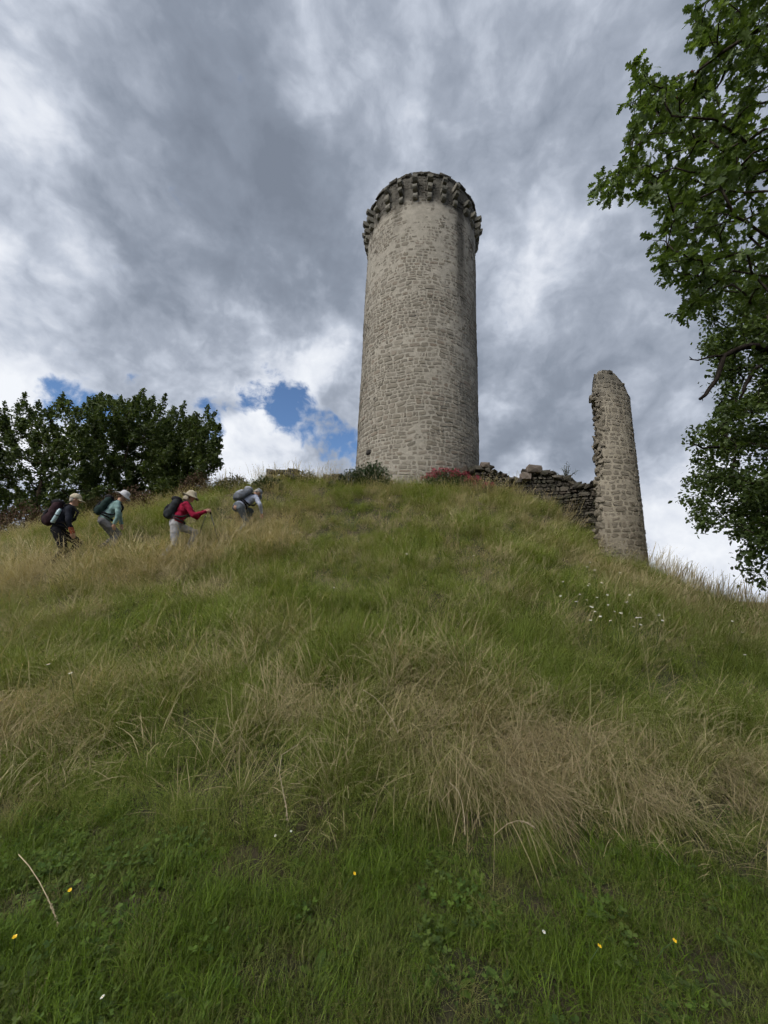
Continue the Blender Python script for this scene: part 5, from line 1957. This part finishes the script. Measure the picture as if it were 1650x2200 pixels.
for px, py in [(806, 1160), (840, 1164), (854, 1172), (870, 1188), (884, 1193), (867, 1112), (910, 1166), (890, 1198), (1000, 1205), (712, 1256), (1042, 1240)]:
    o = plant(daisy_me[int(r_.integers(0, 4))], px, py, .50, 'daisy')
    tag(o, 'small white daisy on the upper slope in front of the round tower', 'daisy', 'white daisies in front of the tower')
for px, py, lab in [(140, 1464, 'upper of two round white flower heads in the long grass at left'), (178, 1486, 'lower of two round white flower heads in the long grass at left'), (598, 1782, 'uppermost tiny white flower at the edge of the short grass'), (612, 1780, 'tiny white flower right beside the uppermost one at the short grass edge'),
                    (250, 2123, 'tiny white flower in the short grass near the lower left'), (1148, 1993, 'tiny white flower left of the yellow one on the lower right')]:
    o = plant(daisy_me[0], px, py, .35 if py < 1600 else .10, 'daisy')
    if py > 1600: o.scale = (.42, .42, .18)
    tag(o, lab, 'daisy', 'white flowers in the foreground')
butter = flower('buttercup', .14, .0078, 5, .42, (m_stem, m_butter, m_disc), .35, r_)
for px, py, lab in [(152, 1891, 'yellow flower in the short grass at lower left, beside the fallen dry stalk'), (732, 1871, 'yellow flower in the short grass near the middle'), (1251, 2033, 'yellow flower in the short grass at lower right'),
                    (206, 1571, 'yellow flower at the foot of the long grass on the left'), (29, 2001, 'small yellow flower at the left edge low down'), (1398, 1990, 'faint yellow flower right of the others in the lower right grass')]:
    o = plant(butter, px, py, .13, 'buttercup')
    tag(o, lab, 'buttercup', 'yellow flowers in the short grass')


# single dry stalks that lie out over the short grass
def stalk(pix, label, heads=.45):
    pts = [at(*q_) for q_ in pix]
    P_ = np.array(pts)
    u = np.linspace(0, len(P_) - 1, 16)
    Q = np.c_[[np.interp(u, np.arange(len(P_)), P_[:, k]) for k in range(3)]].T
    e = empty('dry_stalk', Q[0])
    tag(e, label, 'stalk', 'single dry stalks')
    V, Fc = tube([(Q - Q[0], np.linspace(.0022, .0012, 16))], 5)
    obj('stem', mesh('stem', V, Fc, True), e, m_stalk)
    Ps, Ds = [], []
    for k in range(70):
        w_ = r_.uniform(1 - heads, 1) * 15
        i = int(min(w_, 14)); f = w_ - i
        p = Q[i] * (1 - f) + Q[i + 1] * f - Q[0]
        d = Q[i + 1] - Q[i]; d /= np.linalg.norm(d)
        Ps.append(p); Ds.append(d + r_.normal(0, .35, 3))
    Vl, Fl, kv = leaf_mass((np.array([(0, 0, 0), (.4, .16, .05), (1, 0, 0), (.4, -.16, .05), (.4, 0, .18)]), np.array([(0, 1, 4), (1, 2, 4), (2, 3, 4), (3, 0, 4)])), np.array(Ps), leaf_frames(np.array(Ds), r_, .3), np.full(70, .013))
    o = obj('seed_head', mesh('seed_head', Vl, Fl, False, np.repeat(r_.random(70), kv)), e, m_stalk); o['kind'] = 'stuff'


m_stalk = plain('dry_stalk', (.40, .33, .22), .8, .2, 40, .2)
stalk([(40, 1836, 2.15), (62, 1860, 2.08), (85, 1895, 2.02), (105, 1935, 1.97), (116, 1962, 1.95), (124, 1985, 1.93)], 'pale dry stalk arching over the short grass at the left edge')
stalk([(640, 1600, 2.75), (605, 1622, 2.6), (600, 1660, 2.5), (608, 1700, 2.42), (615, 1735, 2.38), (617, 1760, 2.36)], 'dry stalk bent straight down at the edge of the long grass left of centre')
stalk([(780, 1482, 3.3), (805, 1498, 3.2), (825, 1520, 3.12), (845, 1550, 3.06), (855, 1575, 3.02)], 'pale bent seed stalk near the middle of the slope')
stalk([(1060, 1795, 2.45), (1090, 1770, 2.42), (1112, 1763, 2.4), (1130, 1766, 2.39), (1146, 1776, 2.38)], 'curled pale seed head hanging over the short grass right of centre')
stalk([(965, 1680, 2.6), (985, 1700, 2.52), (994, 1730, 2.47), (998, 1760, 2.44), (999, 1790, 2.42)], 'pale straight seed head hanging from the straw clump in the middle')
stalk([(300, 1660, 2.6), (290, 1690, 2.5), (355, 1650, 2.5), (390, 1642, 2.48), (412, 1640, 2.47)], 'dry stalk leaning right at the foot of the long grass on the left') if False else None
